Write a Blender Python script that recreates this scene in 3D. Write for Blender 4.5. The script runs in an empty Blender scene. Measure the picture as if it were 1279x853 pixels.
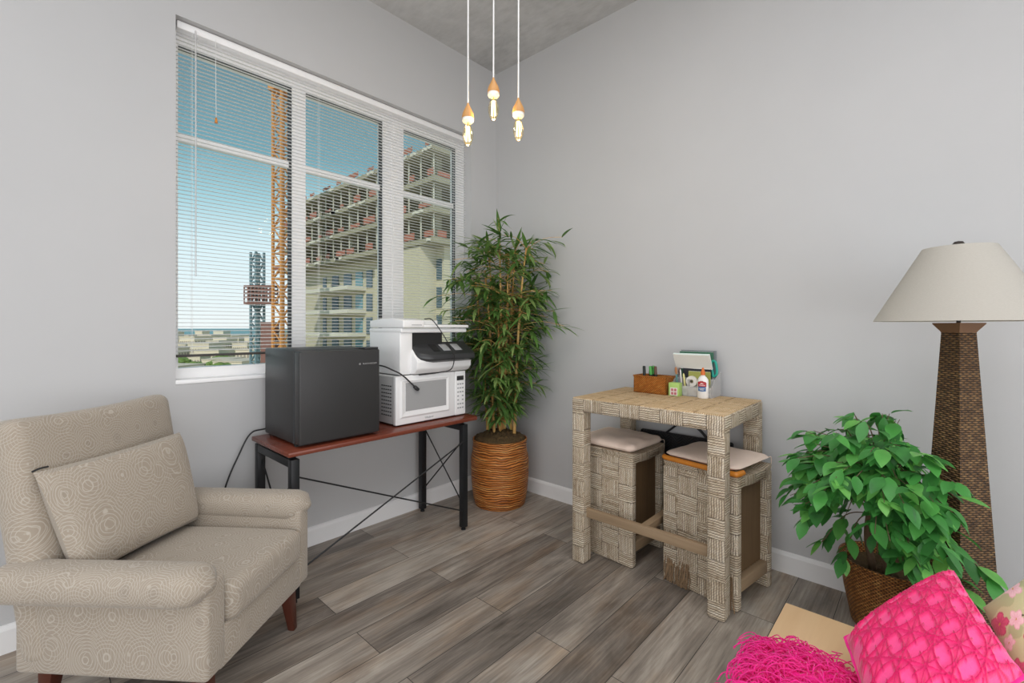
import bpy, bmesh, math, random
from math import pi, sin, cos, radians, sqrt, exp
from mathutils import Vector, Matrix, noise
random.seed(11)
S = bpy.context.scene
COL = S.collection

# ------------------------------------------------------------------ camera, sky, sun, lamps, exposure
CAM = Vector((-2.6685, -2.6275, 1.25)); HEAD = radians(42.6)
FW = Vector((cos(HEAD), sin(HEAD), 0)); RT = Vector((sin(HEAD), -cos(HEAD), 0))
cd = bpy.data.cameras.new('camera'); cam = bpy.data.objects.new('camera', cd); COL.objects.link(cam)
cam.location = CAM; cam.rotation_euler = (pi/2, 0, HEAD - pi/2)
cd.sensor_width = 36; cd.lens = 36*571/1279; cd.shift_y = -17.5/1279; cd.clip_start = .02; cd.clip_end = 20000
S.camera = cam
S.view_settings.view_transform = 'Standard'; S.view_settings.look = 'None'
S.view_settings.gamma = 1; S.view_settings.use_curve_mapping = False
S.view_settings.exposure = 0.0
S.cycles.diffuse_bounces = 8; S.cycles.max_bounces = 14; S.cycles.transparent_max_bounces = 24

W = bpy.data.worlds.new('sky'); S.world = W; W.use_nodes = True
nt = W.node_tree; nt.nodes.clear()
wo = nt.nodes.new('ShaderNodeOutputWorld'); bg = nt.nodes.new('ShaderNodeBackground')
tc = nt.nodes.new('ShaderNodeTexCoord'); sx = nt.nodes.new('ShaderNodeSeparateXYZ'); rp = nt.nodes.new('ShaderNodeValToRGB')
nt.links.new(tc.outputs['Generated'], sx.inputs[0]); nt.links.new(sx.outputs['Z'], rp.inputs[0])
el = rp.color_ramp.elements
el[0].position = 0.0; el[0].color = (.95, 1, 1, 1)
el[1].position = 1.0; el[1].color = (.04, .12, .22, 1)
for p, c in ((.15, (.76, .94, 1.0, 1)), (.235, (.40, .68, .77, 1)), (.32, (.19, .40, .48, 1)), (.43, (.16, .29, .345, 1))):
    e = el.new(p); e.color = c
bg.inputs['Strength'].default_value = 1.0
nt.links.new(rp.outputs[0], bg.inputs[0]); nt.links.new(bg.outputs[0], wo.inputs[0])

def light(name, kind, loc, rot, energy, color=(1, 1, 1), size=1, size_y=None, angle=None):
    l = bpy.data.lights.new(name, kind); l.energy = energy; l.color = color
    if kind == 'AREA':
        l.shape = 'RECTANGLE'; l.size = size; l.size_y = size_y or size
    if kind == 'SUN': l.angle = angle or radians(1)
    o = bpy.data.objects.new(name, l); COL.objects.link(o); o.location = loc; o.rotation_euler = rot
    return o
light('sun', 'SUN', (0, 0, 60), Vector((.62, .50, -.62)).to_track_quat('-Z', 'Y').to_euler(), 2.6, (1, .95, .86))
# added area fills for the interior, one overhead, two behind camera, no fixtures modelled
light('overhead_fill', 'AREA', (-3.2, -3.0, 3.27), (0, 0, 0), 84, (.975, .985, 1), 4.4, 3.6)
light('rear_fill', 'AREA', (-5.8, -2.9, 1.1), Vector((1, 0, 0)).to_track_quat('-Z', 'Y').to_euler(), 55, (.965, .98, 1), 4.4, 2.1)
light('side_fill', 'AREA', (-2.9, -5.3, 1.1), Vector((0, 1, 0)).to_track_quat('-Z', 'Y').to_euler(), 74, (.965, .98, 1), 4.6, 2.1)

# ------------------------------------------------------------------ helpers: nodes and materials
class NT:
    def __init__(s, name):
        s.m = bpy.data.materials.new(name); s.m.use_nodes = True
        s.t = s.m.node_tree; s.t.nodes.clear()
        s.out = s.t.nodes.new('ShaderNodeOutputMaterial')
    def n(s, typ, **kw):
        o = s.t.nodes.new(typ)
        for k, v in kw.items(): setattr(o, k, v)
        return o
    def l(s, a, b): s.t.links.new(a, b)
    def val(s, sock, v):
        if hasattr(v, 'is_output') or isinstance(v, bpy.types.NodeSocket): s.l(v, sock)
        else: sock.default_value = v
    def ma(s, op, a, b=None, c=None):
        o = s.n('ShaderNodeMath', operation=op)
        s.val(o.inputs[0], a)
        if b is not None: s.val(o.inputs[1], b)
        if c is not None: s.val(o.inputs[2], c)
        return o.outputs[0]
    def mix(s, f, a, b, mode='MIX'):
        o = s.n('ShaderNodeMix', data_type='RGBA', blend_type=mode)
        s.val(o.inputs[0], f); s.val(o.inputs[6], a if not isinstance(a, tuple) else (*a[:3], 1)); s.val(o.inputs[7], b if not isinstance(b, tuple) else (*b[:3], 1))
        return o.outputs[2]
    def mixf(s, f, a, b):
        o = s.n('ShaderNodeMix', data_type='FLOAT')
        s.val(o.inputs[0], f); s.val(o.inputs[2], a); s.val(o.inputs[3], b)
        return o.outputs[0]
    def ramp(s, f, stops):
        o = s.n('ShaderNodeValToRGB'); e = o.color_ramp.elements
        e[0].position, e[0].color = stops[0][0], (*stops[0][1], 1)
        e[1].position, e[1].color = stops[-1][0], (*stops[-1][1], 1)
        for p, c in stops[1:-1]:
            x = e.new(p); x.color = (*c, 1)
        s.val(o.inputs[0], f); return o.outputs[0]
    def co(s, which='Object', scale=None, rot=None):
        o = s.n('ShaderNodeTexCoord').outputs[which]
        if scale is None and rot is None: return o
        m = s.n('ShaderNodeMapping'); s.l(o, m.inputs[0])
        if scale: m.inputs['Scale'].default_value = scale
        if rot: m.inputs['Rotation'].default_value = rot
        return m.outputs[0]
    def noise(s, vec, scale, detail=3, rough=.5, dist=0):
        o = s.n('ShaderNodeTexNoise'); s.l(vec, o.inputs['Vector'])
        o.inputs['Scale'].default_value = scale; o.inputs['Detail'].default_value = detail
        o.inputs['Roughness'].default_value = rough; o.inputs['Distortion'].default_value = dist
        return o.outputs[0]
    def sep(s, v):
        o = s.n('ShaderNodeSeparateXYZ'); s.l(v, o.inputs[0]); return o.outputs
    def comb(s, x, y, z=0.0):
        o = s.n('ShaderNodeCombineXYZ'); s.val(o.inputs[0], x); s.val(o.inputs[1], y); s.val(o.inputs[2], z); return o.outputs[0]
    def rnd(s): return s.n('ShaderNodeNewGeometry').outputs['Random Per Island']
    def bump(s, h, strength=.3, dist=.01):
        o = s.n('ShaderNodeBump'); o.inputs['Strength'].default_value = strength; o.inputs['Distance'].default_value = dist
        s.l(h, o.inputs['Height']); return o.outputs[0]
    def bsdf(s, color, rough=.5, metal=0, normal=None, spec=.5, emit=None, es=0, trans=0, sheen=0):
        b = s.n('ShaderNodeBsdfPrincipled')
        s.val(b.inputs['Base Color'], (*color[:3], 1) if isinstance(color, tuple) else color)
        s.val(b.inputs['Roughness'], rough); b.inputs['Metallic'].default_value = metal
        b.inputs['Specular IOR Level'].default_value = spec
        b.inputs['Sheen Weight'].default_value = sheen
        if normal is not None: s.l(normal, b.inputs['Normal'])
        if emit: b.inputs['Emission Color'].default_value = (*emit, 1); b.inputs['Emission Strength'].default_value = es
        if trans:
            t = s.n('ShaderNodeBsdfTranslucent'); s.val(t.inputs[0], (*color[:3], 1) if isinstance(color, tuple) else color)
            mx = s.n('ShaderNodeMixShader'); mx.inputs[0].default_value = trans
            s.l(b.outputs[0], mx.inputs[1]); s.l(t.outputs[0], mx.inputs[2]); s.l(mx.outputs[0], s.out.inputs[0])
        else: s.l(b.outputs[0], s.out.inputs[0])
        return s.m

def srgb(r, g, b):
    f = lambda c: (c/255/12.92) if c/255 <= .04045 else ((c/255+.055)/1.055)**2.4
    return (f(r), f(g), f(b))
def plain(name, c, rough=.5, metal=0, spec=.5, var=.06, sc=9, **kw):
    m = NT(name); v = m.noise(m.co(), sc, 3)
    lo = tuple(x*(1-var) for x in c); hi = tuple(min(1, x*(1+var)) for x in c)
    return m.bsdf(m.mix(v, lo, hi), rough, metal, spec=spec, **kw)
def glass(name, tint=(1, 1, 1), gloss=.05, rough=.02, fk=.5, milk=0):
    m = NT(name); t = m.n('ShaderNodeBsdfTransparent'); t.inputs[0].default_value = (*tint, 1)
    g = m.n('ShaderNodeBsdfGlossy'); g.inputs['Roughness'].default_value = rough
    fr = m.n('ShaderNodeLayerWeight'); fr.inputs[0].default_value = .25
    f = m.ma('ADD', m.ma('MULTIPLY', fr.outputs['Fresnel'], fk), gloss)
    mx = m.n('ShaderNodeMixShader'); m.l(f, mx.inputs[0]); m.l(t.outputs[0], mx.inputs[1]); m.l(g.outputs[0], mx.inputs[2])
    res = mx.outputs[0]
    if milk:
        d = m.n('ShaderNodeBsdfDiffuse'); d.inputs[0].default_value = (.85, .85, .86, 1)
        m2 = m.n('ShaderNodeMixShader'); m2.inputs[0].default_value = milk; m.l(res, m2.inputs[1]); m.l(d.outputs[0], m2.inputs[2]); res = m2.outputs[0]
    m.l(res, m.out.inputs[0]); return m.m

M = {}
def mk_wall():
    m = NT('wall_paint'); v = m.noise(m.co(), 1.6, 4, .6); f = m.noise(m.co(), 160, 2)
    return m.bsdf(m.mix(v, (.525, .528, .535), (.572, .575, .582)), .75, normal=m.bump(f, .06, .002), spec=.25)
M['wall'] = mk_wall()
def mk_concrete():
    m = NT('ceiling_concrete'); v = m.noise(m.co(), 1.3, 6, .65, .6); f = m.noise(m.co(scale=(3, 1, 1)), 9, 5, .6)
    x = m.ma('ADD', m.ma('MULTIPLY', v, .7), m.ma('MULTIPLY', f, .3))
    return m.bsdf(m.ramp(x, [(.32, (.37, .37, .37)), (.5, (.52, .52, .52)), (.68, (.64, .64, .64))]), .8, normal=m.bump(f, .1, .01), spec=.3)
M['concrete_ceiling'] = mk_concrete()
M['trim'] = plain('trim_white', (.86, .86, .865), .4, var=.02)
M['frame_white'] = plain('window_frame_white', (.90, .90, .905), .4, var=.02)
def mk_slat():
    m = NT('blind_white'); v = m.noise(m.co(), 30, 2)
    return m.bsdf(m.mix(v, (.90, .905, .91), (.94, .94, .94)), .5, trans=.5)
M['slat'] = mk_slat()
M['rail_dark'] = plain('blind_rail_dark', (.035, .03, .025), .5)
M['gasket'] = plain('gasket_dark', (.05, .055, .06), .6)
M['glass'] = glass('window_glass', (.97, .985, .985), .0, .02, .10)
def mk_floor():
    m = NT('floor_planks'); c = m.co('Object')
    b = m.n('ShaderNodeTexBrick'); b.offset = .41; b.offset_frequency = 2
    m.l(c, b.inputs['Vector'])
    b.inputs['Scale'].default_value = 1; b.inputs['Brick Width'].default_value = 1.22; b.inputs['Row Height'].default_value = .178
    b.inputs['Mortar Size'].default_value = .0014; b.inputs['Mortar Smooth'].default_value = .2; b.inputs['Bias'].default_value = 0
    b.inputs['Color1'].default_value = (0, 0, 0, 1); b.inputs['Color2'].default_value = (1, 1, 1, 1); b.inputs['Mortar'].default_value = (.5, .5, .5, 1)
    t = m.sep(b.outputs['Color'])[0]
    xyz = m.sep(c)
    vec = m.comb(m.ma('MULTIPLY', m.ma('ADD', xyz[0], m.ma('MULTIPLY', t, 17.3)), 1.0), m.ma('MULTIPLY', xyz[1], 14), m.ma('MULTIPLY', t, 9))
    g1 = m.noise(vec, 1.5, 6, .62, .5)
    vec2 = m.comb(m.ma('MULTIPLY', xyz[0], 5), m.ma('MULTIPLY', xyz[1], 120), m.ma('MULTIPLY', t, 31))
    g2 = m.noise(vec2, 1.0, 4, .6)
    big = m.noise(m.comb(m.ma('MULTIPLY', xyz[0], .9), m.ma('MULTIPLY', xyz[1], 3.0), t), 2.2, 4, .6, 1.0)
    x = m.ma('ADD', m.ma('ADD', m.ma('MULTIPLY', g1, .46), m.ma('MULTIPLY', g2, .32)), m.ma('ADD', m.ma('MULTIPLY', t, .24), m.ma('MULTIPLY', m.ma('SUBTRACT', big, .5), .42)))
    col = m.ramp(x, [(.27, (.085, .072, .061)), (.41, (.185, .159, .136)), (.54, (.31, .270, .230)), (.70, (.50, .45, .39))])
    wp = m.ma('MULTIPLY', m.ma('MAXIMUM', m.ma('SUBTRACT', m.noise(m.comb(m.ma('MULTIPLY', xyz[0], 1.6), m.ma('MULTIPLY', xyz[1], 5), m.ma('MULTIPLY', t, 5)), 1.6, 4, .6), .48), 0.0), 2.6)
    col = m.mix(wp, col, m.mix(1.0, col, (1.0, .80, .62), 'MULTIPLY'))
    col = m.mix(b.outputs['Fac'], col, (.025, .022, .02))
    return m.bsdf(col, m.mixf(g2, .38, .52), normal=m.bump(m.ma('SUBTRACT', g2, m.ma('MULTIPLY', b.outputs['Fac'], .8)), .12, .004), spec=.4)
M['floor'] = mk_floor()
def mk_fabric(name, base, line, dark):
    m = NT(name); c = m.co('Object')
    w = m.noise(c, 9, 2); 
    ad = m.n('ShaderNodeVectorMath', operation='ADD'); m.l(c, ad.inputs[0])
    nz = m.n('ShaderNodeTexNoise'); m.l(c, nz.inputs['Vector']); nz.inputs['Scale'].default_value = 14
    sc = m.n('ShaderNodeVectorMath', operation='SCALE'); m.l(nz.outputs['Color'], sc.inputs[0]); sc.inputs['Scale'].default_value = .016
    m.l(sc.outputs[0], ad.inputs[1])
    def rings(scale, freq, off):
        mp = m.n('ShaderNodeMapping'); m.l(ad.outputs[0], mp.inputs[0]); mp.inputs['Location'].default_value = off
        mp.inputs['Scale'].default_value = (1, 1, .8)
        v = m.n('ShaderNodeTexVoronoi'); m.l(mp.outputs[0], v.inputs['Vector']); v.inputs['Scale'].default_value = scale; v.inputs['Randomness'].default_value = .34
        d = v.outputs['Distance']
        s_ = m.ma('SINE', m.ma('MULTIPLY', d, freq))
        return m.ma('SMOOTH_MIN', m.ma('MAXIMUM', m.ma('MULTIPLY', m.ma('SUBTRACT', s_, .70), 3.3), 0.0), 1.0, .05), d
    a, da = rings(10.5, 84, (0, 0, 0)); b_, db = rings(8.0, 104, (.31, .17, .43))
    ln = m.ma('MULTIPLY', m.ma('MAXIMUM', a, m.ma('MULTIPLY', b_, .75)), .8)
    core = m.ma('LESS_THAN', da, .17)
    bc = m.mix(m.ma('MULTIPLY', core, .45), base, dark)
    bc = m.mix(w, bc, tuple(x*1.12 for x in base))
    wv = m.noise(c, 420, 2)
    col = m.mix(m.ma('MULTIPLY', ln, .62), bc, line)
    return m.bsdf(col, .9, normal=m.bump(m.ma('ADD', wv, m.ma('MULTIPLY', ln, .6)), .25, .002), spec=.15, sheen=.25)
M['fabric'] = mk_fabric('armchair_fabric', srgb(158, 147, 133), srgb(208, 202, 192), srgb(134, 125, 114))
M['cherry'] = plain('cherry_leg_wood', (.085, .022, .012), .3, var=.3)
def mk_wood(name, c0, c1, axis=0, sc=1, rough=.4, freq=60):
    m = NT(name); s_ = [freq, freq, freq]; s_[axis] = 3
    v = m.noise(m.co(scale=tuple(x*sc for x in s_)), 1, 5, .6, .4); w = m.noise(m.co(), 4, 2)
    return m.bsdf(m.mix(m.ma('ADD', m.ma('MULTIPLY', v, .7), m.ma('MULTIPLY', w, .3)), c0, c1), rough, normal=m.bump(v, .08, .002))
M['mahogany'] = mk_wood('mahogany_top', srgb(72, 30, 20), srgb(146, 76, 56), 0, rough=.25)
M['maple'] = mk_wood('maple_bench_top', srgb(214, 174, 128), srgb(238, 206, 164), 0, rough=.4, freq=35)
M['grey_wood'] = mk_wood('greyed_wood', srgb(120, 98, 74), srgb(176, 152, 122), 1, rough=.7)
M['inner_wood'] = mk_wood('inner_board_wood', srgb(84, 64, 42), srgb(136, 108, 74), 2, rough=.7)
M['black_metal'] = plain('black_metal', (.016, .017, .019), .42, .3)
M['cable'] = plain('cable_black', (.02, .02, .021), .5)
def mk_fridge():
    m = NT('fridge_black'); f = m.noise(m.co(), 260, 2)
    return m.bsdf(m.mix(f, (.024, .024, .025), (.038, .038, .039)), .42, normal=m.bump(f, .18, .002), spec=.5)
M['fridge'] = mk_fridge()
M['logo_silver'] = plain('logo_silver', (.42, .42, .43), .4, .2)
M['appliance'] = plain('appliance_white', (.88, .885, .89), .35, var=.02)
M['appliance_shaded'] = plain('appliance_shaded_side', (.52, .525, .53), .5, var=.03)  # shading of the white microwave's sides is put into this grey
M['appliance_dark'] = plain('appliance_charcoal', (.032, .033, .035), .28)
M['screen_grey'] = plain('screen_grey', (.36, .37, .38), .3)
M['slot_black'] = plain('slot_black', (.012, .012, .012), .6)
def mk_mesh_window():
    m = NT('microwave_window_mesh'); u = m.co('Object'); x = m.sep(u)
    s_ = m.ma('MULTIPLY', m.ma('SINE', m.ma('MULTIPLY', x[0], 900)), m.ma('SINE', m.ma('MULTIPLY', x[2], 900)))
    return m.bsdf(m.mix(m.ma('ADD', m.ma('MULTIPLY', s_, .5), .5), (.30, .305, .31), (.46, .465, .47)), .25)
M['mw_window'] = mk_mesh_window()
def mk_rope(name, tints, dark, cu=.105, cv=.088, pitch=.0105, seamk=.4):
    m = NT(name); uv = m.co('UV'); s_ = m.sep(uv); u, v = s_[0], s_[1]
    wob = m.ma('MULTIPLY', m.ma('SUBTRACT', m.noise(uv, 22, 2), .5), .010)
    colu = m.ma('FLOOR', m.ma('DIVIDE', u, cu))
    sh = m.ma('MULTIPLY', m.noise(m.comb(m.ma('MULTIPLY', colu, 3.7), 0.0), 1.0, 0), .16)
    uu = m.ma('ADD', u, wob); vv = m.ma('ADD', m.ma('ADD', v, wob), sh)
    row = m.ma('FLOOR', m.ma('DIVIDE', vv, cv))
    par = m.ma('FLOORED_MODULO', m.ma('ADD', row, colu), 2.0)
    across = m.mixf(par, uu, vv); along = m.mixf(par, vv, uu)
    ph = m.ma('MULTIPLY', across, pi/pitch)
    st = m.ma('ABSOLUTE', m.ma('SINE', ph))
    tw = m.ma('ABSOLUTE', m.ma('SINE', m.ma('ADD', m.ma('MULTIPLY', along, pi/.012), m.ma('MULTIPLY', across, pi/pitch*.9))))
    h = m.ma('MULTIPLY', m.ma('POWER', st, .6), m.ma('ADD', .62, m.ma('MULTIPLY', tw, .38)))
    n1 = m.noise(uv, 60, 4, .65); n2 = m.noise(uv, 7, 3); strand = m.noise(m.comb(m.ma('FLOOR', m.ma('DIVIDE', across, pitch)), m.ma('ADD', colu, row)), 3.1, 0)
    pu = m.ma('ABSOLUTE', m.ma('SUBTRACT', m.ma('FRACT', m.ma('DIVIDE', uu, cu)), .5)); pv = m.ma('ABSOLUTE', m.ma('SUBTRACT', m.ma('FRACT', m.ma('DIVIDE', vv, cv)), .5))
    seam = m.ma('MULTIPLY', m.ma('GREATER_THAN', m.ma('MAXIMUM', pu, pv), .468), m.ma('GREATER_THAN', m.noise(uv, 16, 2), .47))
    base = m.ramp(m.ma('ADD', m.ma('MULTIPLY', n1, .5), m.ma('ADD', m.ma('MULTIPLY', n2, .2), m.ma('MULTIPLY', strand, .3))), [(.34, tints[0]), (.5, tints[1]), (.66, tints[2])])
    deep = m.ma('MULTIPLY', m.ma('SUBTRACT', 1.0, h), m.ma('ADD', .6, m.ma('MULTIPLY', n1, .8)))
    col = m.mix(m.ma('MULTIPLY', m.ma('POWER', deep, 1.3), .95), base, dark)
    col = m.mix(m.ma('MULTIPLY', seam, seamk), col, dark)
    hh = m.ma('SUBTRACT', h, m.ma('MULTIPLY', seam, .4))
    return m.bsdf(col, .85, normal=m.bump(hh, .8, .006), spec=.2)
M['rope'] = mk_rope('woven_rope', [srgb(172, 152, 126), srgb(220, 204, 180), srgb(244, 234, 216)], srgb(72, 52, 36))
M['rope_top'] = mk_rope('woven_rope_top', [srgb(208, 174, 130), srgb(238, 208, 164), srgb(250, 228, 192)], srgb(130, 96, 62), .13, .10, .009, .6)
M['fray'] = plain('frayed_rope', srgb(132, 108, 82), .9, var=.4, sc=60)
M['stool_cushion'] = plain('cushion_linen', srgb(242, 220, 204), .9, var=.05, sc=20, sheen=.2)
M['bamboo_trim'] = plain('bamboo_orange', srgb(205, 128, 42), .4, var=.2, sc=30)
def mk_leaf(name, a, b, c, trans=.3, rough=.38):
    m = NT(name); r = m.rnd()
    return m.bsdf(m.mix(m.noise(m.co(), 24, 2), m.ramp(r, [(0, a), (.55, b), (1, c)]), b), rough, trans=trans, spec=.45)
M['bamboo_leaf'] = mk_leaf('bamboo_leaves', srgb(40, 70, 36), srgb(104, 146, 72), srgb(206, 222, 146), .35)
M['ficus_leaf'] = mk_leaf('ficus_leaves', srgb(42, 78, 54), srgb(82, 162, 76), srgb(164, 236, 120), .28)
def mk_cane():
    m = NT('bamboo_cane'); c = m.co('Object'); n_ = m.noise(m.co(scale=(30, 30, 5)), 1, 4)
    return m.bsdf(m.ramp(n_, [(.3, srgb(150, 104, 52)), (.5, srgb(202, 156, 88)), (.7, srgb(232, 198, 130))]), .5)
M['cane'] = mk_cane()
M['bark'] = plain('ficus_bark', srgb(112, 92, 72), .8, var=.35, sc=40)
M['moss'] = plain('dry_moss', srgb(80, 62, 36), .95, var=.7, sc=60)
def mk_basket(name, a, b, c, cu, cv, mode):
    m = NT(name); uv = m.co('UV'); s_ = m.sep(uv); u, v = s_[0], s_[1]
    wob = m.ma('MULTIPLY', m.ma('SUBTRACT', m.noise(m.comb(m.ma('MULTIPLY', u, .6), v) if mode == 'coil' else uv, 11, 3), .5), .045 if mode == 'coil' else .002)
    vv = m.ma('ADD', v, wob)
    if mode == 'coil':
        h = m.ma('ABSOLUTE', m.ma('SINE', m.ma('MULTIPLY', vv, pi/cv)))
        n_ = m.noise(m.comb(m.ma('MULTIPLY', u, 4), m.ma('MULTIPLY', vv, 60)), 1, 4, .7)
    else:
        row = m.ma('FLOOR', m.ma('DIVIDE', vv, cv)); sh = m.ma('MULTIPLY', m.ma('FLOORED_MODULO', row, 2.0), cu)
        hu = m.ma('ABSOLUTE', m.ma('SINE', m.ma('MULTIPLY', m.ma('ADD', u, sh), pi/(2*cu))))
        hv = m.ma('ABSOLUTE', m.ma('SINE', m.ma('MULTIPLY', vv, pi/cv)))
        h = m.ma('MULTIPLY', hu, hv); n_ = m.noise(uv, 40, 4, .6)
    base = m.ramp(n_, [(.3, a), (.5, b), (.7, c)])
    col = m.mix(m.ma('MULTIPLY', m.ma('POWER', m.ma('SUBTRACT', 1.0, h), 1.2), .95), base, tuple(x*.10 for x in a))
    return m.bsdf(col, .5, normal=m.bump(h, .8, .006), spec=.4)
M['rattan'] = mk_basket('rattan_coil', srgb(136, 72, 24), srgb(204, 122, 52), srgb(248, 190, 116), 0, .0155, 'coil')
M['seagrass'] = mk_basket('seagrass_weave', srgb(140, 84, 36), srgb(194, 126, 62), srgb(232, 172, 98), .009, .0075, 'weave')
M['wicker'] = mk_basket('wicker_box', srgb(204, 114, 34), srgb(236, 144, 52), srgb(250, 176, 84), .006, .006, 'weave')
M['lamp_rope'] = mk_basket('lamp_woven_rope', srgb(92, 68, 46), srgb(132, 100, 68), srgb(172, 136, 92), .012, .0075, 'weave')
M['lamp_cap'] = plain('lamp_cap_wood', srgb(120, 88, 62), .5, var=.2)
def mk_shade():
    m = NT('linen_shade'); c = m.co('UV'); f = m.noise(m.co(scale=(1, 1, 6)), 160, 2)
    return m.bsdf(m.mix(f, srgb(200, 196, 187), srgb(216, 212, 204)), .9, trans=.3, normal=m.bump(f, .1, .002), spec=.1)
M['shade'] = mk_shade()
def mk_bag():
    m = NT('chevron_bag'); uv = m.co('UV'); s_ = m.sep(uv); u, v = s_[0], s_[1]
    zig = m.ma('MULTIPLY', m.ma('PINGPONG', u, .035), .9)
    h = m.ma('ABSOLUTE', m.ma('SINE', m.ma('MULTIPLY', m.ma('ADD', v, zig), pi/.016)))
    return m.bsdf(m.mix(h, (.004, .004, .005), (.026, .026, .029)), .7, normal=m.bump(h, .8, .006))
M['bag'] = mk_bag()
def mk_attr(name, rough=.9, bumpv=.2, sc=300, sheen=.3):
    m = NT(name); a = m.n('ShaderNodeAttribute', attribute_name='pattern'); f = m.noise(m.co(), sc, 2)
    return m.bsdf(a.outputs['Color'], rough, normal=m.bump(f, bumpv, .003), spec=.15, sheen=sheen)
M['pink_cloth'] = mk_attr('pink_tufted_cloth', .9, .5, 220)
M['floral_cloth'] = mk_attr('floral_cloth', .85, .15, 400)
M['pink_yarn'] = plain('pink_yarn', srgb(255, 10, 140), .9, var=.3, sc=60, sheen=.3)
M['socket_wood'] = mk_wood('socket_wood', srgb(176, 118, 62), srgb(220, 168, 104), 2, rough=.4)
M['cord_white'] = plain('cord_white', (.85, .85, .84), .6)
M['collar'] = plain('socket_collar', (.9, .88, .82), .4)
M['bulb_glass'] = glass('bulb_glass', (1, .93, .76), .04)
def mk_emit(name, c, st):
    m = NT(name); e = m.n('ShaderNodeEmission'); e.inputs[0].default_value = (*c, 1); e.inputs[1].default_value = st
    m.l(e.outputs[0], m.out.inputs[0]); return m.m
M['filament'] = mk_emit('filament_glow', (1, .70, .32), 14)
M['brass'] = plain('brass', (.7, .48, .2), .35, .8)
M['bronze'] = plain('finial_bronze', (.05, .04, .035), .4, .5)
def cl(n_, r, g, b, rough=.5, **kw): M[n_] = plain(n_, srgb(r, g, b), rough, **kw)
cl('paper_white', 232, 232, 228); cl('paper_mint', 222, 236, 230); cl('folder_green', 62, 112, 88); cl('folder_grey', 128, 134, 138); cl('book_black', 34, 36, 44)
cl('notebook_olive', 158, 160, 84); cl('note_green', 168, 202, 112); cl('note_label', 226, 222, 214); cl('note_red', 190, 110, 120); cl('teal', 42, 168, 150); cl('navy', 22, 66, 98)
cl('glue_white', 240, 238, 236); cl('glue_orange', 214, 110, 44); cl('glue_red', 176, 44, 52); cl('glue_blue', 74, 108, 156); cl('tape_white', 226, 222, 214); cl('tape_core', 150, 138, 122)
cl('pen_black', 24, 34, 30); cl('pen_green', 78, 160, 74); cl('pen_brown', 96, 66, 52); cl('brush_wood', 176, 122, 82); cl('brush_teal', 92, 142, 140); cl('brush_grey', 150, 148, 160); cl('pencil_yellow', 226, 220, 150)
M['acrylic'] = glass('clear_acrylic', (.93, .93, .93), .05, .15, .5, .30)
cl('ext_concrete', 150, 146, 124, .9); cl('ext_mesh', 112, 108, 88, .9); cl('ext_cream', 188, 182, 158, .9); cl('ext_grey', 150, 150, 140, .9); cl('ext_window', 78, 98, 110, .25); cl('ext_teal_glass', 98, 140, 152, .2)
cl('ext_red', 160, 104, 86, .8); cl('ext_orange', 196, 136, 74, .6); cl('ext_steel', 116, 142, 152, .6); cl('ext_hoist', 128, 92, 84, .7); cl('ext_white', 206, 204, 188, .8); cl('ext_yellow', 206, 176, 92, .6)
cl('city_cream', 226, 214, 192, .9); cl('city_roof', 214, 202, 184, .9); cl('city_window', 164, 154, 142, .5); cl('city_tree', 116, 142, 72, .9, var=.4, sc=.6); cl('city_ground', 198, 190, 160, .95, var=.25, sc=.02); cl('sea', 128, 174, 180, .6); cl('city_dark', 110, 124, 124, .6)  # far tones kept pale so the colours themselves carry distance haze

# ------------------------------------------------------------------ helpers: meshes
def tag(o, label=None, cat=None, group=None, kind=None):
    if label: o['label'] = label
    if cat: o['category'] = cat
    if group: o['group'] = group
    if kind: o['kind'] = kind
    return o
def empty(name, loc=(0, 0, 0), rotz=0, label=None, cat=None, group=None, kind=None):
    o = bpy.data.objects.new(name, None); COL.objects.link(o); o.empty_display_size = .05
    o.location = loc; o.rotation_euler = (0, 0, rotz)
    return tag(o, label, cat, group, kind)
def box_uv(bm, rect=None):
    L = bm.loops.layers.uv.verify(); bm.normal_update()
    for f in bm.faces:
        n = f.normal; a = max(range(3), key=lambda i: abs(n[i]))
        for l in f.loops:
            c = l.vert.co
            l[L].uv = (c.y, c.z) if a == 0 else (c.x, c.z) if a == 1 else (c.y, c.x)
def obj(name, bm, mat, parent=None, smooth=True, uv=True, loc=None, rot=None, angle=35):
    if uv and not bm.loops.layers.uv.active: box_uv(bm)
    bmesh.ops.recalc_face_normals(bm, faces=bm.faces) if uv != 'keep' else None
    me = bpy.data.meshes.new(name); bm.to_mesh(me); bm.free()
    me.materials.append(M[mat] if isinstance(mat, str) else mat)
    if smooth:
        me.polygons.foreach_set('use_smooth', [True]*len(me.polygons))
        try: me.set_sharp_from_angle(angle=radians(angle))
        except Exception: pass
    o = bpy.data.objects.new(name, me); COL.objects.link(o)
    if parent: o.parent = parent
    if loc: o.location = loc
    if rot: o.rotation_euler = rot
    return o
def nb(): return bmesh.new()
def box(bm, x0, x1, y0, y1, z0, z1, r=0, seg=2, mat=None):
    t = bmesh.new(); bmesh.ops.create_cube(t, size=1)
    bmesh.ops.scale(t, vec=(x1-x0, y1-y0, z1-z0), verts=t.verts)
    if r: bmesh.ops.bevel(t, geom=t.edges[:], offset=r, segments=seg, profile=.5, affect='EDGES')
    bmesh.ops.translate(t, vec=((x0+x1)/2, (y0+y1)/2, (z0+z1)/2), verts=t.verts)
    if mat is not None: bmesh.ops.transform(t, matrix=mat, verts=t.verts)
    join(bm, t); return bm
def join(bm, t):
    me = bpy.data.meshes.new('tmp'); t.to_mesh(me); t.free(); bm.from_mesh(me); bpy.data.meshes.remove(me)
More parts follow.
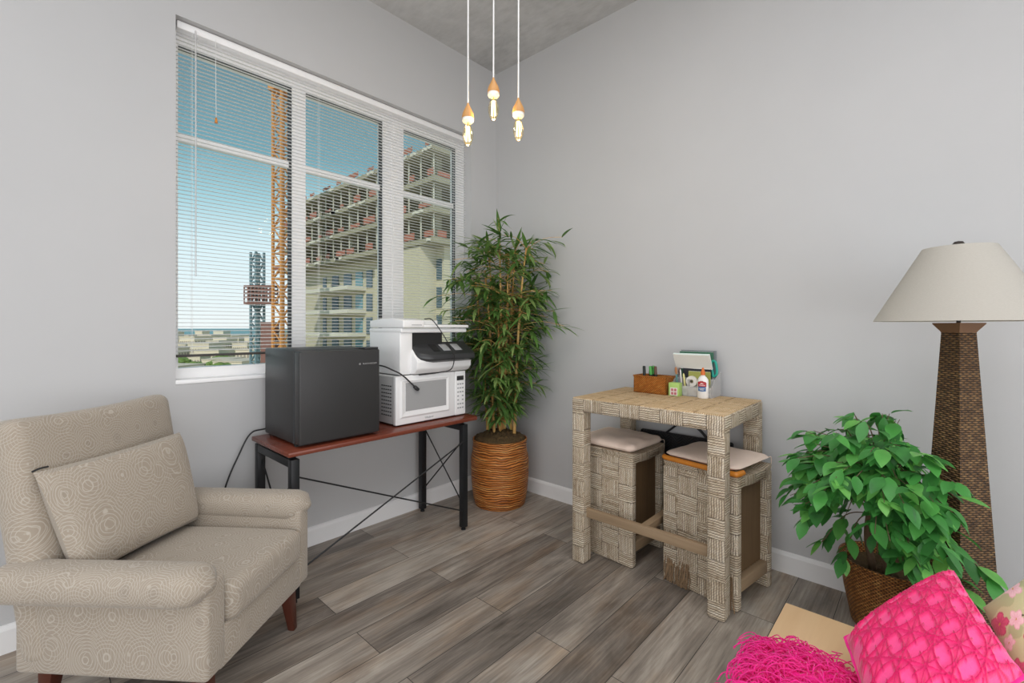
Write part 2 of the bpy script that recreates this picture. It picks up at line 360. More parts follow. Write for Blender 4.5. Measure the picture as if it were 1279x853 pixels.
def frames(pts):
    T = []
    n = len(pts)
    for i in range(n):
        a = pts[max(0, i-1)]; b = pts[min(n-1, i+1)]
        T.append((b-a).normalized() if (b-a).length > 1e-9 else Vector((0, 0, 1)))
    u = T[0].orthogonal().normalized(); out = []
    for t in T:
        u = (u - t*u.dot(t)); u = u.normalized() if u.length > 1e-6 else t.orthogonal().normalized()
        out.append((t, u, t.cross(u)))
    return out
def tube(bm, pts, r, seg=8, cap=True):
    pts = [Vector(p) for p in pts]; n = len(pts)
    R = r if isinstance(r, (list, tuple)) else [r]*n
    rings = []
    for p, (t, u, v), rr in zip(pts, frames(pts), R):
        rings.append([bm.verts.new(p + (u*cos(2*pi*k/seg) + v*sin(2*pi*k/seg))*rr) for k in range(seg)])
    for a, b in zip(rings, rings[1:]):
        for k in range(seg): bm.faces.new((a[k], a[(k+1) % seg], b[(k+1) % seg], b[k]))
    if cap:
        bm.faces.new(rings[0][::-1]); bm.faces.new(rings[-1])
    return bm
def smooth_path(P, n=8):
    P = [Vector(p) for p in P]; Q = [P[0]*2-P[1]] + P + [P[-1]*2-P[-2]]; out = []
    for i in range(1, len(Q)-2):
        a, b, c, d = Q[i-1:i+3]
        for k in range(n):
            t = k/n
            out.append(.5*((2*b) + (c-a)*t + (2*a-5*b+4*c-d)*t*t + (3*b-a-3*c+d)*t**3))
    return out + [P[-1]]
def lathe(bm, prof, seg=40, jitter=None, cap_bottom=False, cap_top=False, uvscale=True):
    L = bm.loops.layers.uv.verify(); rings = []
    for (r, z) in prof:
        rings.append([bm.verts.new((r*cos(2*pi*k/seg), r*sin(2*pi*k/seg), z)) for k in range(seg)])
    R = max(p[0] for p in prof); s = [0]
    for a, b in zip(prof, prof[1:]): s.append(s[-1]+math.hypot(b[0]-a[0], b[1]-a[1]))
    for i in range(len(prof)-1):
        for k in range(seg):
            f = bm.faces.new((rings[i][k], rings[i][(k+1) % seg], rings[i+1][(k+1) % seg], rings[i+1][k]))
            for l, (kk, ii) in zip(f.loops, ((k, i), (k+1, i), (k+1, i+1), (k, i+1))): l[L].uv = (2*pi*R*kk/seg, s[ii])
    if cap_bottom: bm.faces.new(rings[0][::-1])
    if cap_top: bm.faces.new(rings[-1])
    return bm
def prism(bm, prof, a0, a1, axis='x', mat=None):
    """extrude closed 2-D profile; axis x: profile is (y,z); y: (x,z); z: (x,y)"""
    def pt(p, a): return (a, p[0], p[1]) if axis == 'x' else (p[0], a, p[1]) if axis == 'y' else (p[0], p[1], a)
    t = bmesh.new()
    A = [t.verts.new(pt(p, a0)) for p in prof]; B = [t.verts.new(pt(p, a1)) for p in prof]
    n = len(prof)
    for k in range(n): t.faces.new((A[k], A[(k+1) % n], B[(k+1) % n], B[k]))
    t.faces.new(A[::-1]); t.faces.new(B)
    bmesh.ops.recalc_face_normals(t, faces=t.faces)
    if mat is not None: bmesh.ops.transform(t, matrix=mat, verts=t.verts)
    join(bm, t); return bm
def bevel_all(bm, r, seg=2, ang=30):
    bm.normal_update()
    e = [e for e in bm.edges if len(e.link_faces) == 2 and e.calc_face_angle(0) > radians(ang)]
    bmesh.ops.bevel(bm, geom=e, offset=r, segments=seg, profile=.5, affect='EDGES', clamp_overlap=True); return bm
def rods(bm, a, b, r, seg=6): return tube(bm, [a, b], r, seg)
def pillow(bm, corner, thick, n=24, pw=.42, hfun=None, colfun=None, edge=.012, pinch=.05):
    """corner: 4 points (u0v0, u1v0, u1v1, u0v1); bulging two-sided cushion. hfun adds height on the top side, colfun paints a pattern"""
    P = [Vector(c) for c in corner]; Nn = ((P[1]-P[0]).cross(P[3]-P[0])).normalized()
    lay = bm.verts.layers.float_color.new('pattern') if colfun else None
    c0 = sum(P, Vector())/4
    def base(u, v):
        q = P[0]*(1-u)*(1-v)+P[1]*u*(1-v)+P[2]*u*v+P[3]*(1-u)*v
        a, b = 2*u-1, 2*v-1
        k = pinch*((1-a*a)*b*b + (1-b*b)*a*a)
        return q + (c0-q)*k
    def hh(u, v):
        a, b = abs(2*u-1), abs(2*v-1)
        return thick/2*((1-a**2.6)*(1-b**2.6))**pw
    top, bot = {}, {}
    for i in range(n+1):
        for j in range(n+1):
            u, v = i/n, j/n; q = base(u, v); h = hh(u, v)
            e = i in (0, n) or j in (0, n)
            x = hfun(u, v) if hfun else 0
            top[i, j] = bm.verts.new(q + Nn*(h + x))
            bot[i, j] = top[i, j] if e else bm.verts.new(q - Nn*h)
            if lay:
                top[i, j][lay] = (*colfun(u, v), 1); bot[i, j][lay] = (*colfun(u, v), 1)
    for i in range(n):
        for j in range(n):
            bm.faces.new((top[i, j], top[i+1, j], top[i+1, j+1], top[i, j+1]))
            bm.faces.new((bot[i, j+1], bot[i+1, j+1], bot[i+1, j], bot[i, j]))
    return bm
def slab_cushion(bm, w, d, th, rc, edge=.5, bulge=.4, sag=0, n=26, seed=0, wob=.005):
    """soft rounded-rectangle pad lying on z=0"""
    def outline(u, v):      # square grid -> rounded rectangle
        x, y = u*w/2, v*d/2
        ax, ay = abs(x)-(w/2-rc), abs(y)-(d/2-rc)
        if ax > 0 and ay > 0:
            m_ = max(ax, ay); h = math.hypot(ax, ay)
            if h > 1e-9:
                k = m_/h; x = math.copysign(w/2-rc+ax*k, x); y = math.copysign(d/2-rc+ay*k, y)
        return x, y
    top, bot = {}, {}
    for i in range(n+1):
        for j in range(n+1):
            u, v = 2*i/n-1, 2*j/n-1; u = math.copysign(abs(u)**.75, u); v = math.copysign(abs(v)**.75, v)
            x, y = outline(u, v); q = max(abs(u), abs(v))
            e = (1-q**8)**.5 if q < 1 else 0
            z = th*(.5+.5*e)*(1-bulge*.5*(u*u+v*v)*.5) + wob*noise.noise(Vector((x*14, y*14, seed)))*(1 if q < 1 else .4)
            lift = sag*(u*u)
            edgep = i in (0, n) or j in (0, n)
            top[i, j] = bm.verts.new((x, y, z+lift))
            bot[i, j] = top[i, j] if edgep else bm.verts.new((x*.99, y*.99, th*.5*(1-e)*.8 + lift))
    for i in range(n):
        for j in range(n):
            bm.faces.new((top[i, j], top[i+1, j], top[i+1, j+1], top[i, j+1])); bm.faces.new((bot[i, j+1], bot[i+1, j+1], bot[i+1, j], bot[i, j]))
    return bm
def text_obj(name, body, size, mat, parent, M4, extrude=.0004):
    cu = bpy.data.curves.new('lettering', 'FONT'); cu.body = body; cu.size = size; cu.extrude = extrude; cu.align_x = 'CENTER'; cu.align_y = 'CENTER'
    t = bpy.data.objects.new('lettering', cu); COL.objects.link(t)
    bpy.context.view_layer.update()
    me = bpy.data.meshes.new_from_object(t.evaluated_get(bpy.context.evaluated_depsgraph_get()))
    bpy.data.objects.remove(t); bpy.data.curves.remove(cu)
    me.transform(M4); me.materials.clear(); me.materials.append(M[mat])
    o = bpy.data.objects.new(name, me); COL.objects.link(o); o.parent = parent; return o
def copy_tree(o, parent=None):
    c = o.copy(); COL.objects.link(c)
    if parent: c.parent = parent
    for ch in list(o.children): copy_tree(ch, c)
    return c
FACE_NEG_Y = Matrix(((1, 0, 0, 0), (0, 0, -1, 0), (0, 1, 0, 0), (0, 0, 0, 1)))     # text lying in xy -> standing, facing -y
FACE_NEG_X = Matrix(((0, 0, -1, 0), (-1, 0, 0, 0), (0, 1, 0, 0), (0, 0, 0, 1)))    # facing -x

# ------------------------------------------------------------------ the setting
H = 3.322; XB, YB = -6.0, -5.5
WX0, WX1, WZ0, WZ1 = -2.155, -.278, .98, 2.728
def struct(name, bm, mat, **kw): return tag(obj(name, bm, mat, **kw), kind='structure')
struct('floor', box(nb(), XB, .2, YB, .2, -.2, 0), 'floor', smooth=False)
struct('ceiling', box(nb(), XB, .2, YB, .2, H, H+.25), 'concrete_ceiling', smooth=False)
b = nb()
box(b, XB, WX0, 0, .2, 0, H); box(b, WX1, .2, 0, .2, 0, H); box(b, WX0, WX1, 0, .2, 0, WZ0); box(b, WX0, WX1, 0, .2, WZ1, H)
struct('wall_left', b, 'wall', smooth=False)
struct('wall_right', box(nb(), 0, .2, YB, 0, 0, H), 'wall', smooth=False)
struct('wall_back', box(nb(), XB-.2, XB, YB, .2, 0, H), 'wall', smooth=False)
struct('wall_front', box(nb(), XB, .2, YB-.2, YB, 0, H), 'wall', smooth=False)
def baseboard(name, prof, a0, a1, axis): struct(name, prism(nb(), prof, a0, a1, axis), 'trim', smooth=False)
pf = [(0, 0), (-.016, 0), (-.016, .088), (-.012, .098), (-.006, .104), (0, .106)]
baseboard('baseboard_left', pf, XB, -.016, 'x'); baseboard('baseboard_right', pf, YB, -.0, 'y')

# window_1: frame, sill, three glazed lights with a muntin each
win = empty('window_1', (0, 0, 0), kind='structure')
GY = .115
MUL = [(WX0, -2.129), (-1.589, -1.511), (-1.000, -.835), (-.363, WX1)]
GZ0, GZ1 = 1.05, 2.63
b = nb()
for x0, x1 in MUL: box(b, x0, x1, .085, .15, GZ0, GZ1)
box(b, WX0, WX1, .085, .15, WZ0+.02, GZ0); box(b, WX0, WX1, .085, .15, GZ1, WZ1)
box(b, -.926, -.910, .078, .086, GZ0, GZ1)
obj('window_frame', b, 'frame_white', win, smooth=False)
obj('window_sill', box(nb(), WX0, WX1, -.004, .15, WZ0, WZ0+.02, .003), 'frame_white', win)
for (a, b0) in zip(MUL, MUL[1:]):
    x0, x1 = a[1], b0[0]
    obj('muntin', box(nb(), x0, x1, .095, .135, 2.170, 2.202), 'frame_white', win, smooth=False)
    obj('glass_pane', box(nb(), x0, x1, GY, GY+.004, GZ0, GZ1), 'glass', win, smooth=False)
    g = nb(); box(g, x1-.014, x1, .092, .114, GZ0, GZ1); box(g, x0, x1, .092, .114, GZ1-.008, GZ1)
    obj('gasket', g, 'gasket', win, smooth=False)

# ------------------------------------------------------------------ window blind
bl = empty('window_blind', (0, .05, 2.70), 0, 'white horizontal slat blind lowered over the wide window', 'blind')
bx0, bx1 = WX0+.012, WX1-.02
obj('headrail', box(nb(), bx0, bx1, -.018, .018, -.012, .024, .003), 'frame_white', bl)
b = nb(); pitch = .0195; z = -.022; nsl = 0
zend = 1.118-2.70
while z > zend:
    w = .0080; t0 = .0006; tl = .0006
    pts = [(-w, -.0012-tl), (-w/2, .0004-tl*.5), (0, .001), (w/2, .0004+tl*.5), (w, -.0012+tl)]
    prof = [(p[0], z+p[1]) for p in pts] + [(p[0], z+p[1]-t0) for p in pts[::-1]]
    A = [b.verts.new((bx0, p[0], p[1])) for p in prof]; B = [b.verts.new((bx1, p[0], p[1])) for p in prof]
    for k in range(len(prof)): b.faces.new((A[k], A[(k+1) % 10], B[(k+1) % 10], B[k]))
    b.faces.new(A[::-1]); b.faces.new(B)
    z -= pitch; nsl += 1
obj('slats', b, 'slat', bl, smooth=False)
obj('bottom_rail', box(nb(), bx0, bx1, -.010, .010, zend-.012, zend, .002), 'rail_dark', bl)
for x in (-2.08, -1.45, -.95, -.42):
    c = nb()
    for yy in (-.0095, .0095): tube(c, [(x, yy, -.01), (x, yy, zend)], .0007, 5)
    obj('ladder_cord', c, 'cord_white', bl)
c = nb(); tube(c, smooth_path([(-1.985, -.024, 0), (-1.985, -.026, -.20), (-1.983, -.026, -.40)], 5), .0012, 6)
pc = obj('pull_cord', c, 'cord_white', bl)
obj('cord_tassel', lathe(nb(), [(.001, .012), (.004, .008), (.007, -.014), (.006, -.017), (.001, -.017)], 14), 'bamboo_trim', pc, loc=(-1.983, -.026, -.405))
c = nb(); tube(c, [(-2.07, -.026, 0), (-2.07, -.028, -1.2)], .0035, 6)
obj('tilt_wand', c, 'acrylic', bl)

# ------------------------------------------------------------------ armchair
CH0 = CAM + FW*1.68 - RT*1.2; CH0.z = 0
ch = empty('armchair', CH0, HEAD - pi/2 - radians(4), 'beige armchair with ring patterned fabric and flared rolled arms by the left wall', 'armchair')
b = nb()
for s in (-1, 1):
    box(b, -.31, .315, s*.215 if s > 0 else -.300, .292 if s > 0 else -.215, .185, .50 if s > 0 else .48, .016, 3)
box(b, .255, .312, -.24, .24, .18, .315, .012, 3); box(b, -.30, .27, -.24, .24, .19, .27, .01); box(b, -.31, -.22, -.24, .24, .19, .45, .02)
obj('frame', b, 'fabric', ch)
for s in (-1, 1):
    b = nb(); n = 20; L = []
    prof = []
    for k in range(28):
        a = 2*pi*k/28; yy, zz = cos(a), sin(a)
        sg = lambda v, e: math.copysign(abs(v)**e, v)
        prof.append((.068*sg(yy, .85), .056*sg(zz, .8)))
    rings = []
    for i in range(n+1):
        x = -.37 + .70*i/n; t = i/n
        e = min(1, (min(i, n-i)+.02)/2.2); k = sqrt(max(.03, 1-(1-e)**2)) if e < 1 else 1
        fl = .012*max(0, (t-.75)/.25)**2
        ring = []
        for (py, pz) in prof:
            tuck = -.018 if (py > 0 and pz < 0) else 0
            ring.append(b.verts.new((x, s*(.272 + (.024 if s < 0 else 0) + py*k*(1+fl*8) - .002 + (.012*(1-t))), .497 - (.022 if s < 0 else 0) + pz*k + .006*t)))
        rings.append(ring)
    for r0, r1 in zip(rings, rings[1:]):
        for k in range(28): b.faces.new((r0[k], r0[(k+1) % 28], r1[(k+1) % 28], r1[k]))
    b.faces.new(rings[0]); b.faces.new(rings[-1])
    obj('armrest', b, 'fabric', ch, angle=60)
b = nb(); t = bmesh.new(); box(t, -.058, .058, -.306, .306, 0, .76, .045, 5)
bmesh.ops.subdivide_edges(t, edges=[e for e in t.edges if e.calc_length() > .2], cuts=10, use_grid_fill=True)
for v in t.verts:
    if v.co.z > .4: v.co.z += .012*(abs(v.co.y)/.3)**2 - .004
    if v.co.x > .02: v.co.x += .012*(1-(v.co.y/.31)**2)
bmesh.ops.transform(t, matrix=Matrix.Translation((-.24, 0, .205)) @ Matrix.Rotation(radians(-10), 4, 'Y'), verts=t.verts); join(b, t)
obj('backrest', b, 'fabric', ch)
b = nb(); t = bmesh.new(); box(t, -.20, .335, -.212, .212, .305, .435, .038, 5)
bmesh.ops.subdivide_edges(t, edges=[e for e in t.edges if e.calc_length() > .15], cuts=8, use_grid_fill=True)
for v in t.verts:
    if v.co.z > .40: v.co.z += .012*(1-(v.co.y/.22)**2)*(1-((v.co.x-.07)/.28)**2)
join(b, t); obj('seat_cushion', b, 'fabric', ch)
for sx_ in (-1, 1):
    for sy_ in (-1, 1):
        b = nb(); t = bmesh.new(); bmesh.ops.create_cube(t, size=1)
        cx_ = .245 if sx_ > 0 else -.25
        for v in t.verts:
            top = v.co.z > 0; w = .026 if top else .013
            v.co = Vector((cx_ + math.copysign(w, v.co.x) + (0 if top else sx_*.03), sy_*.235 + math.copysign(w, v.co.y), .20 if top else 0))
        bevel_all(t, .003); join(b, t); obj('leg', b, 'cherry', ch)
# lumbar pillow on the chair
lp = empty('throw_pillow', CH0, HEAD - pi/2 - radians(4), 'beige ring patterned lumbar pillow leaning on the armchair back', 'pillow')
b = nb(); pillow(b, [(-.150, -.255, .452), (-.125, .215, .452), (-.195, .205, .815), (-.262, -.285, .80)], .135, 26, .30, pinch=.03)
obj('cover', b, 'fabric', lp)
b = nb(); tube(b, smooth_path([(-.266, -.285, .803), (-.262, -.268, .808), (-.258, -.245, .808)], 5), .003, 6)
obj('zipper_end', b, 'cable', lp)

# ------------------------------------------------------------------ desk with the appliances
DZ = .69
dk = empty('console_desk', (-1.26, -.285, 0), 0, 'narrow desk with red brown top on black metal frame below the window', 'desk')
obj('desk_top', bevel_all(prism(nb(), [(-.585, -.235), (.56, -.235), (.585, -.20), (.585, .235), (-.585, .235)], DZ-.022, DZ, 'z'), .004), 'mahogany', dk)
LX = (-.55, .472); LY = (-.205, .215)
for x in LX:
    for y in LY:
        lg = obj('leg', box(nb(), x-.019, x+.019, y-.019, y+.019, .018, .652, .002), 'black_metal', dk)
        obj('levelling_foot', lathe(nb(), [(.004, .02), (.006, .012), (.014, .008), (.015, 0), (.001, 0)], 16), 'black_metal', lg, loc=(x, y, 0))
    obj('side_rail', box(nb(), x-.019, x+.019, LY[0]+.019, LY[1]-.019, .614, .652, .002), 'black_metal', dk)
    for y in (LY[0]+.03, LY[1]-.03): obj('spacer_block', box(nb(), x-.016, x+.016, y-.016, y+.016, .652, DZ-.022, .002), 'black_metal', dk)
def brace(a, c_): obj('brace_rod', rods(nb(), a, c_, .0042), 'black_metal', dk)
brace((LX[0], LY[0]-.012, .575), (LX[1], LY[0]-.012, .115)); brace((LX[0], LY[0]-.018, .135), (LX[1], LY[0]-.018, .555))
for x in LX:
    brace((x-.004, LY[0], .555), (x-.004, LY[1], .14)); brace((x+.004, LY[0], .14), (x+.004, LY[1], .585))
# mini fridge
fr = empty('mini_fridge', (-1.578, -.275, DZ), 0, 'black mini fridge standing at the left end of the desk', 'fridge')
obj('body', box(nb(), -.206, .206, -.145, .215, .012, .452, .006), 'fridge', fr)
obj('door', box(nb(), -.206, .207, -.215, -.150, .014, .447, .007, 3), 'fridge', fr)
obj('hinge_cover', box(nb(), .13, .205, -.205, -.12, .447, .458, .003), 'appliance_dark', fr)
obj('toe_plate', box(nb(), -.2, .2, -.16, -.14, 0, .02), 'slot_black', fr)
b = nb(); box(b, -.207, -.200, -.152, -.146, .015, .45); obj('door_gasket', b, 'gasket', fr)
for x in (-.18, .18):
    for y in (-.13, .18): obj('foot', lathe(nb(), [(.016, 0), (.016, .013)], 14, cap_bottom=True, cap_top=True), 'slot_black', fr, loc=(x, y, 0))
Tm = Matrix.Translation((.150, -.2156, .375)) @ FACE_NEG_Y
lg = text_obj('logo_lettering', 'BLACK+DECKER', .0108, 'logo_silver', fr, Tm)
obj('logo_badge', lathe(nb(), [(.0052, 0), (.0052, .0012), (.003, .0015), (.003, .0004)], 18, cap_bottom=True), 'logo_silver', fr, loc=(.094, -.2150, .375), rot=(pi/2, 0, 0))
# microwave
mw = empty('microwave', (-.969, -.235, DZ), 0, 'white microwave oven beside the fridge under the printer', 'microwave')
obj('body', box(nb(), -.255, .255, -.155, .165, .010, .282, .006), 'appliance_shaded', mw)
b = nb(); box(b, -.259, .168, -.186, -.155, .008, .284, .006, 3)
dr = obj('door', b, 'appliance', mw)
b = nb()
o_ = [(-.235, .045), (.125, .045), (.125, .262), (-.235, .262)]; i_ = [(-.195, .083), (.098, .083), (.098, .243), (-.195, .243)]
vo = [b.verts.new((x, -.1865, z)) for x, z in o_]; vi = [b.verts.new((x, -.193, z)) for x, z in [( -.222, .055), (.116, .055), (.116, .256), (-.222, .256)]]
vj = [b.verts.new((x, -.1875, z)) for x, z in i_]
for k in range(4):
    b.faces.new((vo[k], vo[(k+1) % 4], vi[(k+1) % 4], vi[k])); b.faces.new((vi[k], vi[(k+1) % 4], vj[(k+1) % 4], vj[k]))
b.faces.new(vj)
obj('door_frame', b, 'appliance', dr, smooth=False)
obj('door_window', box(nb(), -.195, .098, -.1895, -.1868, .083, .243), 'mw_window', dr, smooth=False)
text_obj('logo_lettering', 'Whirlpool', .015, 'screen_grey', dr, Matrix.Translation((-.03, -.1868, .028)) @ FACE_NEG_Y)
cp = obj('control_panel', box(nb(), .171, .259, -.186, -.155, .008, .284, .005, 3), 'appliance', mw)
obj('display', box(nb(), .186, .242, -.1875, -.185, .226, .254, .002), 'appliance_dark', cp)
b = nb()
for r_ in range(7):
    for c_ in range(3):
        if r_ in (3, 4) and c_ == 1: continue
        box(b, .190+c_*.019, .203+c_*.019, -.1872, -.185, .198-r_*.025, .206-r_*.025)
obj('buttons', b, 'screen_grey', cp, smooth=False)
b = nb()
for i in range(5):
    for j in range(9): box(b, -.2565, -.2545, -.135+i*.022, -.121+i*.022, .055+j*.021, .061+j*.021)
obj('side_vents', b, 'slot_black', mw, smooth=False)
for x in (-.22, .22):
    for y in (-.13, .13): obj('foot', lathe(nb(), [(.012, 0), (.012, .012)], 12, cap_bottom=True, cap_top=True), 'slot_black', mw, loc=(x, y, 0))
# printer
PZ = DZ + .284
pr = empty('printer', (-.945, -.235, PZ), 0, 'white multifunction printer with charcoal control panel stacked on the microwave', 'printer')
b = nb()
prism(b, [(-.165, .004), (.16, .004), (.16, .165), (-.155, .165), (-.235, .08), (-.228, .035), (-.200, .006)], -.17, .245, 'x')
prism(b, [(.16, .15), (.16, .25), (-.10, .25), (-.10, .15)], -.17, .075, 'x'); prism(b, [(.16, .15), (.16, .25), (.12, .25), (.12, .15)], .07, .245, 'x')
prism(b, [(-.165, .004), (.16, .004), (.16, .262), (-.172, .262), (-.172, .03)], -.245, -.160, 'x')
obj('body', bevel_all(b, .008, 3), 'appliance', pr)
obj('scanner_bed', box(nb(), -.247, .247, -.185, .162, .245, .272, .008, 3), 'appliance', pr)
b = nb(); prism(b, [(-.205, .274), (.155, .274), (.155, .318), (.02, .33), (-.10, .33), (-.205, .318)], -.246, -.10, 'x'); prism(b, [(-.205, .274), (.155, .274), (.155, .30), (-.205, .292)], -.101, .247, 'x')
prism(b, [(-.05, .29), (.15, .29), (.15, .322), (-.05, .322)], -.10, .12, 'x')
lid = obj('scanner_lid', bevel_all(b, .007, 3), 'appliance', pr)
obj('logo_strip', box(nb(), -.19, -.12, -.2058, -.2048, .2885, .2925), 'screen_grey', lid, smooth=False)
b = nb(); box(b, -.158, .06, -.166, -.098, .166, .243); obj('output_tray', b, 'slot_black', pr, smooth=False)
b = nb()
xs = [(-.160, .5), (-.145, .72), (-.11, .9), (-.06, 1.0), (.235, 1.0), (.25, .96)]
prof = [(-.10, .178), (-.15, .188), (-.262, .118), (-.268, .085), (-.225, .066), (-.10, .10)]
rings = []
for x, k in xs: rings.append([b.verts.new((x, -.14+(p[0]+.14)*(k if p[0] < -.14 else 1), .12+(p[1]-.12)*(.6+.4*k)+(.02*(1-k)))) for p in prof])
for r0, r1 in zip(rings, rings[1:]):
    for k in range(6): b.faces.new((r0[k], r0[(k+1) % 6], r1[(k+1) % 6], r1[k]))
b.faces.new(rings[0]); b.faces.new(rings[-1])
bmesh.ops.recalc_face_normals(b, faces=b.faces)
pn = obj('control_panel', bevel_all(b, .006, 3, 20), 'appliance_dark', pr)
sl = Matrix.Translation((0, -.206, .1545)) @ Matrix.Rotation(math.atan2(.07, .112), 4, 'X')
for xa in (.02, .11): obj('panel_screen', box(nb(), xa, xa+.055, -.034, .034, -.001, .002, .001, 2, sl), 'screen_grey', pn)
obj('touch_screen', box(nb(), -.055, -.005, -.036, .036, -.001, .0015, .001, 2, sl), 'slot_black', pn)
obj('slot', box(nb(), -.165, -.155, -.1738, -.171, .062, .068), 'slot_black', pr)
# cables
def cable(name, pts, r, label, plug=None):
    root = obj(name, tube(nb(), smooth_path(pts, 8), r, 8), 'cable'); tag(root, label, 'cable'); return root
uc = cable('usb_cable', [(-1.015, -.40, 1.300), (-1.01, -.452, 1.30), (-.985, -.478, 1.262), (-.958, -.52, 1.19), (-.92, -.525, 1.125), (-.888, -.52, 1.075), (-.885, -.49, 1.00), (-.93, -.437, .979), (-1.0, -.432, .975), (-1.08, -.432, .974)], .0032, 'thin black cable looped down over the printer control panel')
pc = cable('power_cord', [(-1.30, -.10, 1.00), (-1.27, -.30, 1.035), (-1.245, -.43, 1.010), (-1.19, -.435, .978), (-1.135, -.437, .930), (-1.115, -.437, .912)], .0042, 'black cord with a plug hanging in front of the microwave')
dv = Vector((.022, 0, -.020)).normalized()
rotp = dv.to_track_quat('Z', 'Y').to_euler()
pg = obj('plug', bevel_all(prism(nb(), [(-.008, 0), (.008, 0), (.012, .012), (.012, .034), (-.012, .034), (-.012, .012)], -.008, .008, 'y'), .002), 'cable', pc, loc=(-1.115, -.437, .912), rot=rotp)
b = nb(); box(b, -.007, -.005, -.003, .003, .033, .048); box(b, .005, .007, -.003, .003, .033, .048); obj('prong', b, 'logo_silver', pg, loc=(0, 0, 0))
cable('fridge_cord', [(-1.66, -.045, .72), (-1.78, -.035, .715), (-1.846, -.035, .700), (-1.90, -.035, .60), (-1.955, -.03, .46), (-1.985, -.03, .30), (-1.99, -.03, .12), (-1.97, -.03, .0045)], .0042, 'black power cord dropping from the fridge down the left wall')

# ------------------------------------------------------------------ bamboo plant in the corner
def blade(bm, base, d, length, w, droop, up=Vector((0, 0, 1)), segs=5, fold=.25, lim=True, shape=None):
    d = d.normalized(); side = d.cross(up)
    side = side.normalized() if side.length > 1e-3 else Vector((1, 0, 0))
    p = Vector(base); rows = []; cur = d.copy()
    prof = shape or (.25, .85, 1.0, .8, .45, .02)
    for i in range(segs+1):
        ww = w*.5*prof[i]; nrm = side.cross(cur).normalized()
        rows.append((p - side*ww + nrm*ww*fold, p.copy(), p + side*ww + nrm*ww*fold))
        cur = (cur + Vector((0, 0, -droop/segs))).normalized(); p = p + cur*(length/segs)
    V = []
    for r in rows:
        rr = []
        for q in r:
            if lim: q = Vector((min(q.x, -.015), min(q.y, -.015), q.z))
            rr.append(bm.verts.new(q))
        V.append(rr)
    for a, c_ in zip(V, V[1:]):
        for k in range(2): bm.faces.new((a[k], a[k+1], c_[k+1], c_[k]))
PX, PY = -.318, -.348
bp = empty('bamboo_plant', (PX, PY, 0), 0, 'tall bamboo plant in a round rattan basket in the room corner', 'plant')
prof = [(.001, .0), (.172, 0), (.178, .006), (.190, .06), (.199, .13), (.204, .20), (.206, .27), (.205, .32), (.202, .345), (.196, .37), (.192, .41), (.192, .44), (.196, .452), (.194, .462), (.186, .462), (.184, .44), (.184, .40)]
b = lathe(nb(), prof, 64)
for v in b.verts:
    r = math.hypot(v.co.x, v.co.y)
    if r > .1:
        k = 1 + .012*noise.noise(Vector((v.co.x*9, v.co.y*9, v.co.z*14)))
        v.co.x *= k; v.co.y *= k
obj('basket', b, 'rattan', bp)
b = nb(); rings = 12
lathe(b, [(.185, .44)] + [(.185*(1-i/18), .465+.055*sin(i/18*pi/2)) for i in range(1, 18)] + [(.001, .52)], 70)
for v in b.verts: v.co.z += (.016*noise.noise(v.co*38) + .012*noise.noise(v.co*90))*(1 if v.co.z > .445 else 0)
obj('moss', b, 'moss', bp)
canes = []
rg = random.Random(5)
for k in range(11):
    a = rg.uniform(0, 2*pi); r = rg.uniform(.02, .115) if k else 0
    bx, by = r*cos(a), r*sin(a)
    ht = rg.uniform(1.25, 1.88) if k > 2 else (1.90, 1.80, 1.72)[k]
    lean = rg.uniform(.03, .13); ax, ay = cos(a)*lean, sin(a)*lean
    P = []
    for i in range(9):
        t = i/8; P.append((bx+ax*t*t+.012*sin(t*5+k), by+ay*t*t+.012*cos(t*4+k), .44+(ht-.44)*t))
    c_ = nb(); SP = smooth_path(P, 6)
    SP = [Vector((min(q.x, -PX-.02), min(q.y, -PY-.02), q.z)) for q in SP]
    R = [(.0125 if k % 2 else .0105)*(1-.55*i/len(SP))*(1.18 if i % 6 == 0 else 1) for i in range(len(SP))]
    tube(c_, SP, R, 8); obj('cane', c_, 'cane', bp); canes.append(SP)
lf = nb(); tw = nb(); rg = random.Random(21)
def env(z):   # half-width of the crown by height
    pts = [(.55, .10), (.66, .20), (.78, .26), (.95, .30), (1.15, .36), (1.4, .43), (1.6, .43), (1.75, .38), (1.86, .26), (1.98, .10)]
    for (a, r0), (c_, r1) in zip(pts, pts[1:]):
        if a <= z <= c_: return r0+(r1-r0)*(z-a)/(c_-a)
    return .06
for k in range(400):
    SP = rg.choice(canes); z = .62 + 1.26*rg.random()**.85
    cand = [q for q in SP if abs(q.z-z) < .06]
    if not cand: continue
    q = rg.choice(cand); a = rg.uniform(0, 2*pi); e = env(z)
    L = max(.04, (e - .06)*rg.uniform(.25, 1.0))
    d = Vector((cos(a), sin(a), rg.uniform(-.1, .55)))
    end = q + Vector((cos(a)*L, sin(a)*L, rg.uniform(-.03, .10)))
    end = Vector((min(end.x, -PX-.05), min(end.y, -PY-.05), end.z))
    mid = (q+end)/2 + Vector((0, 0, .03))
    tube(tw, smooth_path([q, mid, end], 3), .0018, 4)
    n_ = rg.randint(6, 9)
    for j in range(n_):
        aa = a + rg.uniform(-1.5, 1.5); t = rg.uniform(.45, 1)
        o_ = q.lerp(end, t)
        blade(lf, o_, Vector((cos(aa), sin(aa), rg.uniform(-.45, .65))), rg.uniform(.10, .20), rg.uniform(.017, .031), rg.uniform(.15, 1.0), lim=False)
for k in range(16):
    q = canes[k % 4][-1]; aa = rg.uniform(0, 2*pi)
    blade(lf, q, Vector((cos(aa)*.5, sin(aa)*.5, rg.uniform(.5, 1.4))), rg.uniform(.10, .18), .028, .3, lim=False)
for v in lf.verts:
    v.co.x = min(v.co.x, -PX-.012); v.co.y = min(v.co.y, -PY-.012)
    if v.co.z < 1.33: v.co.x = max(v.co.x, -.365)
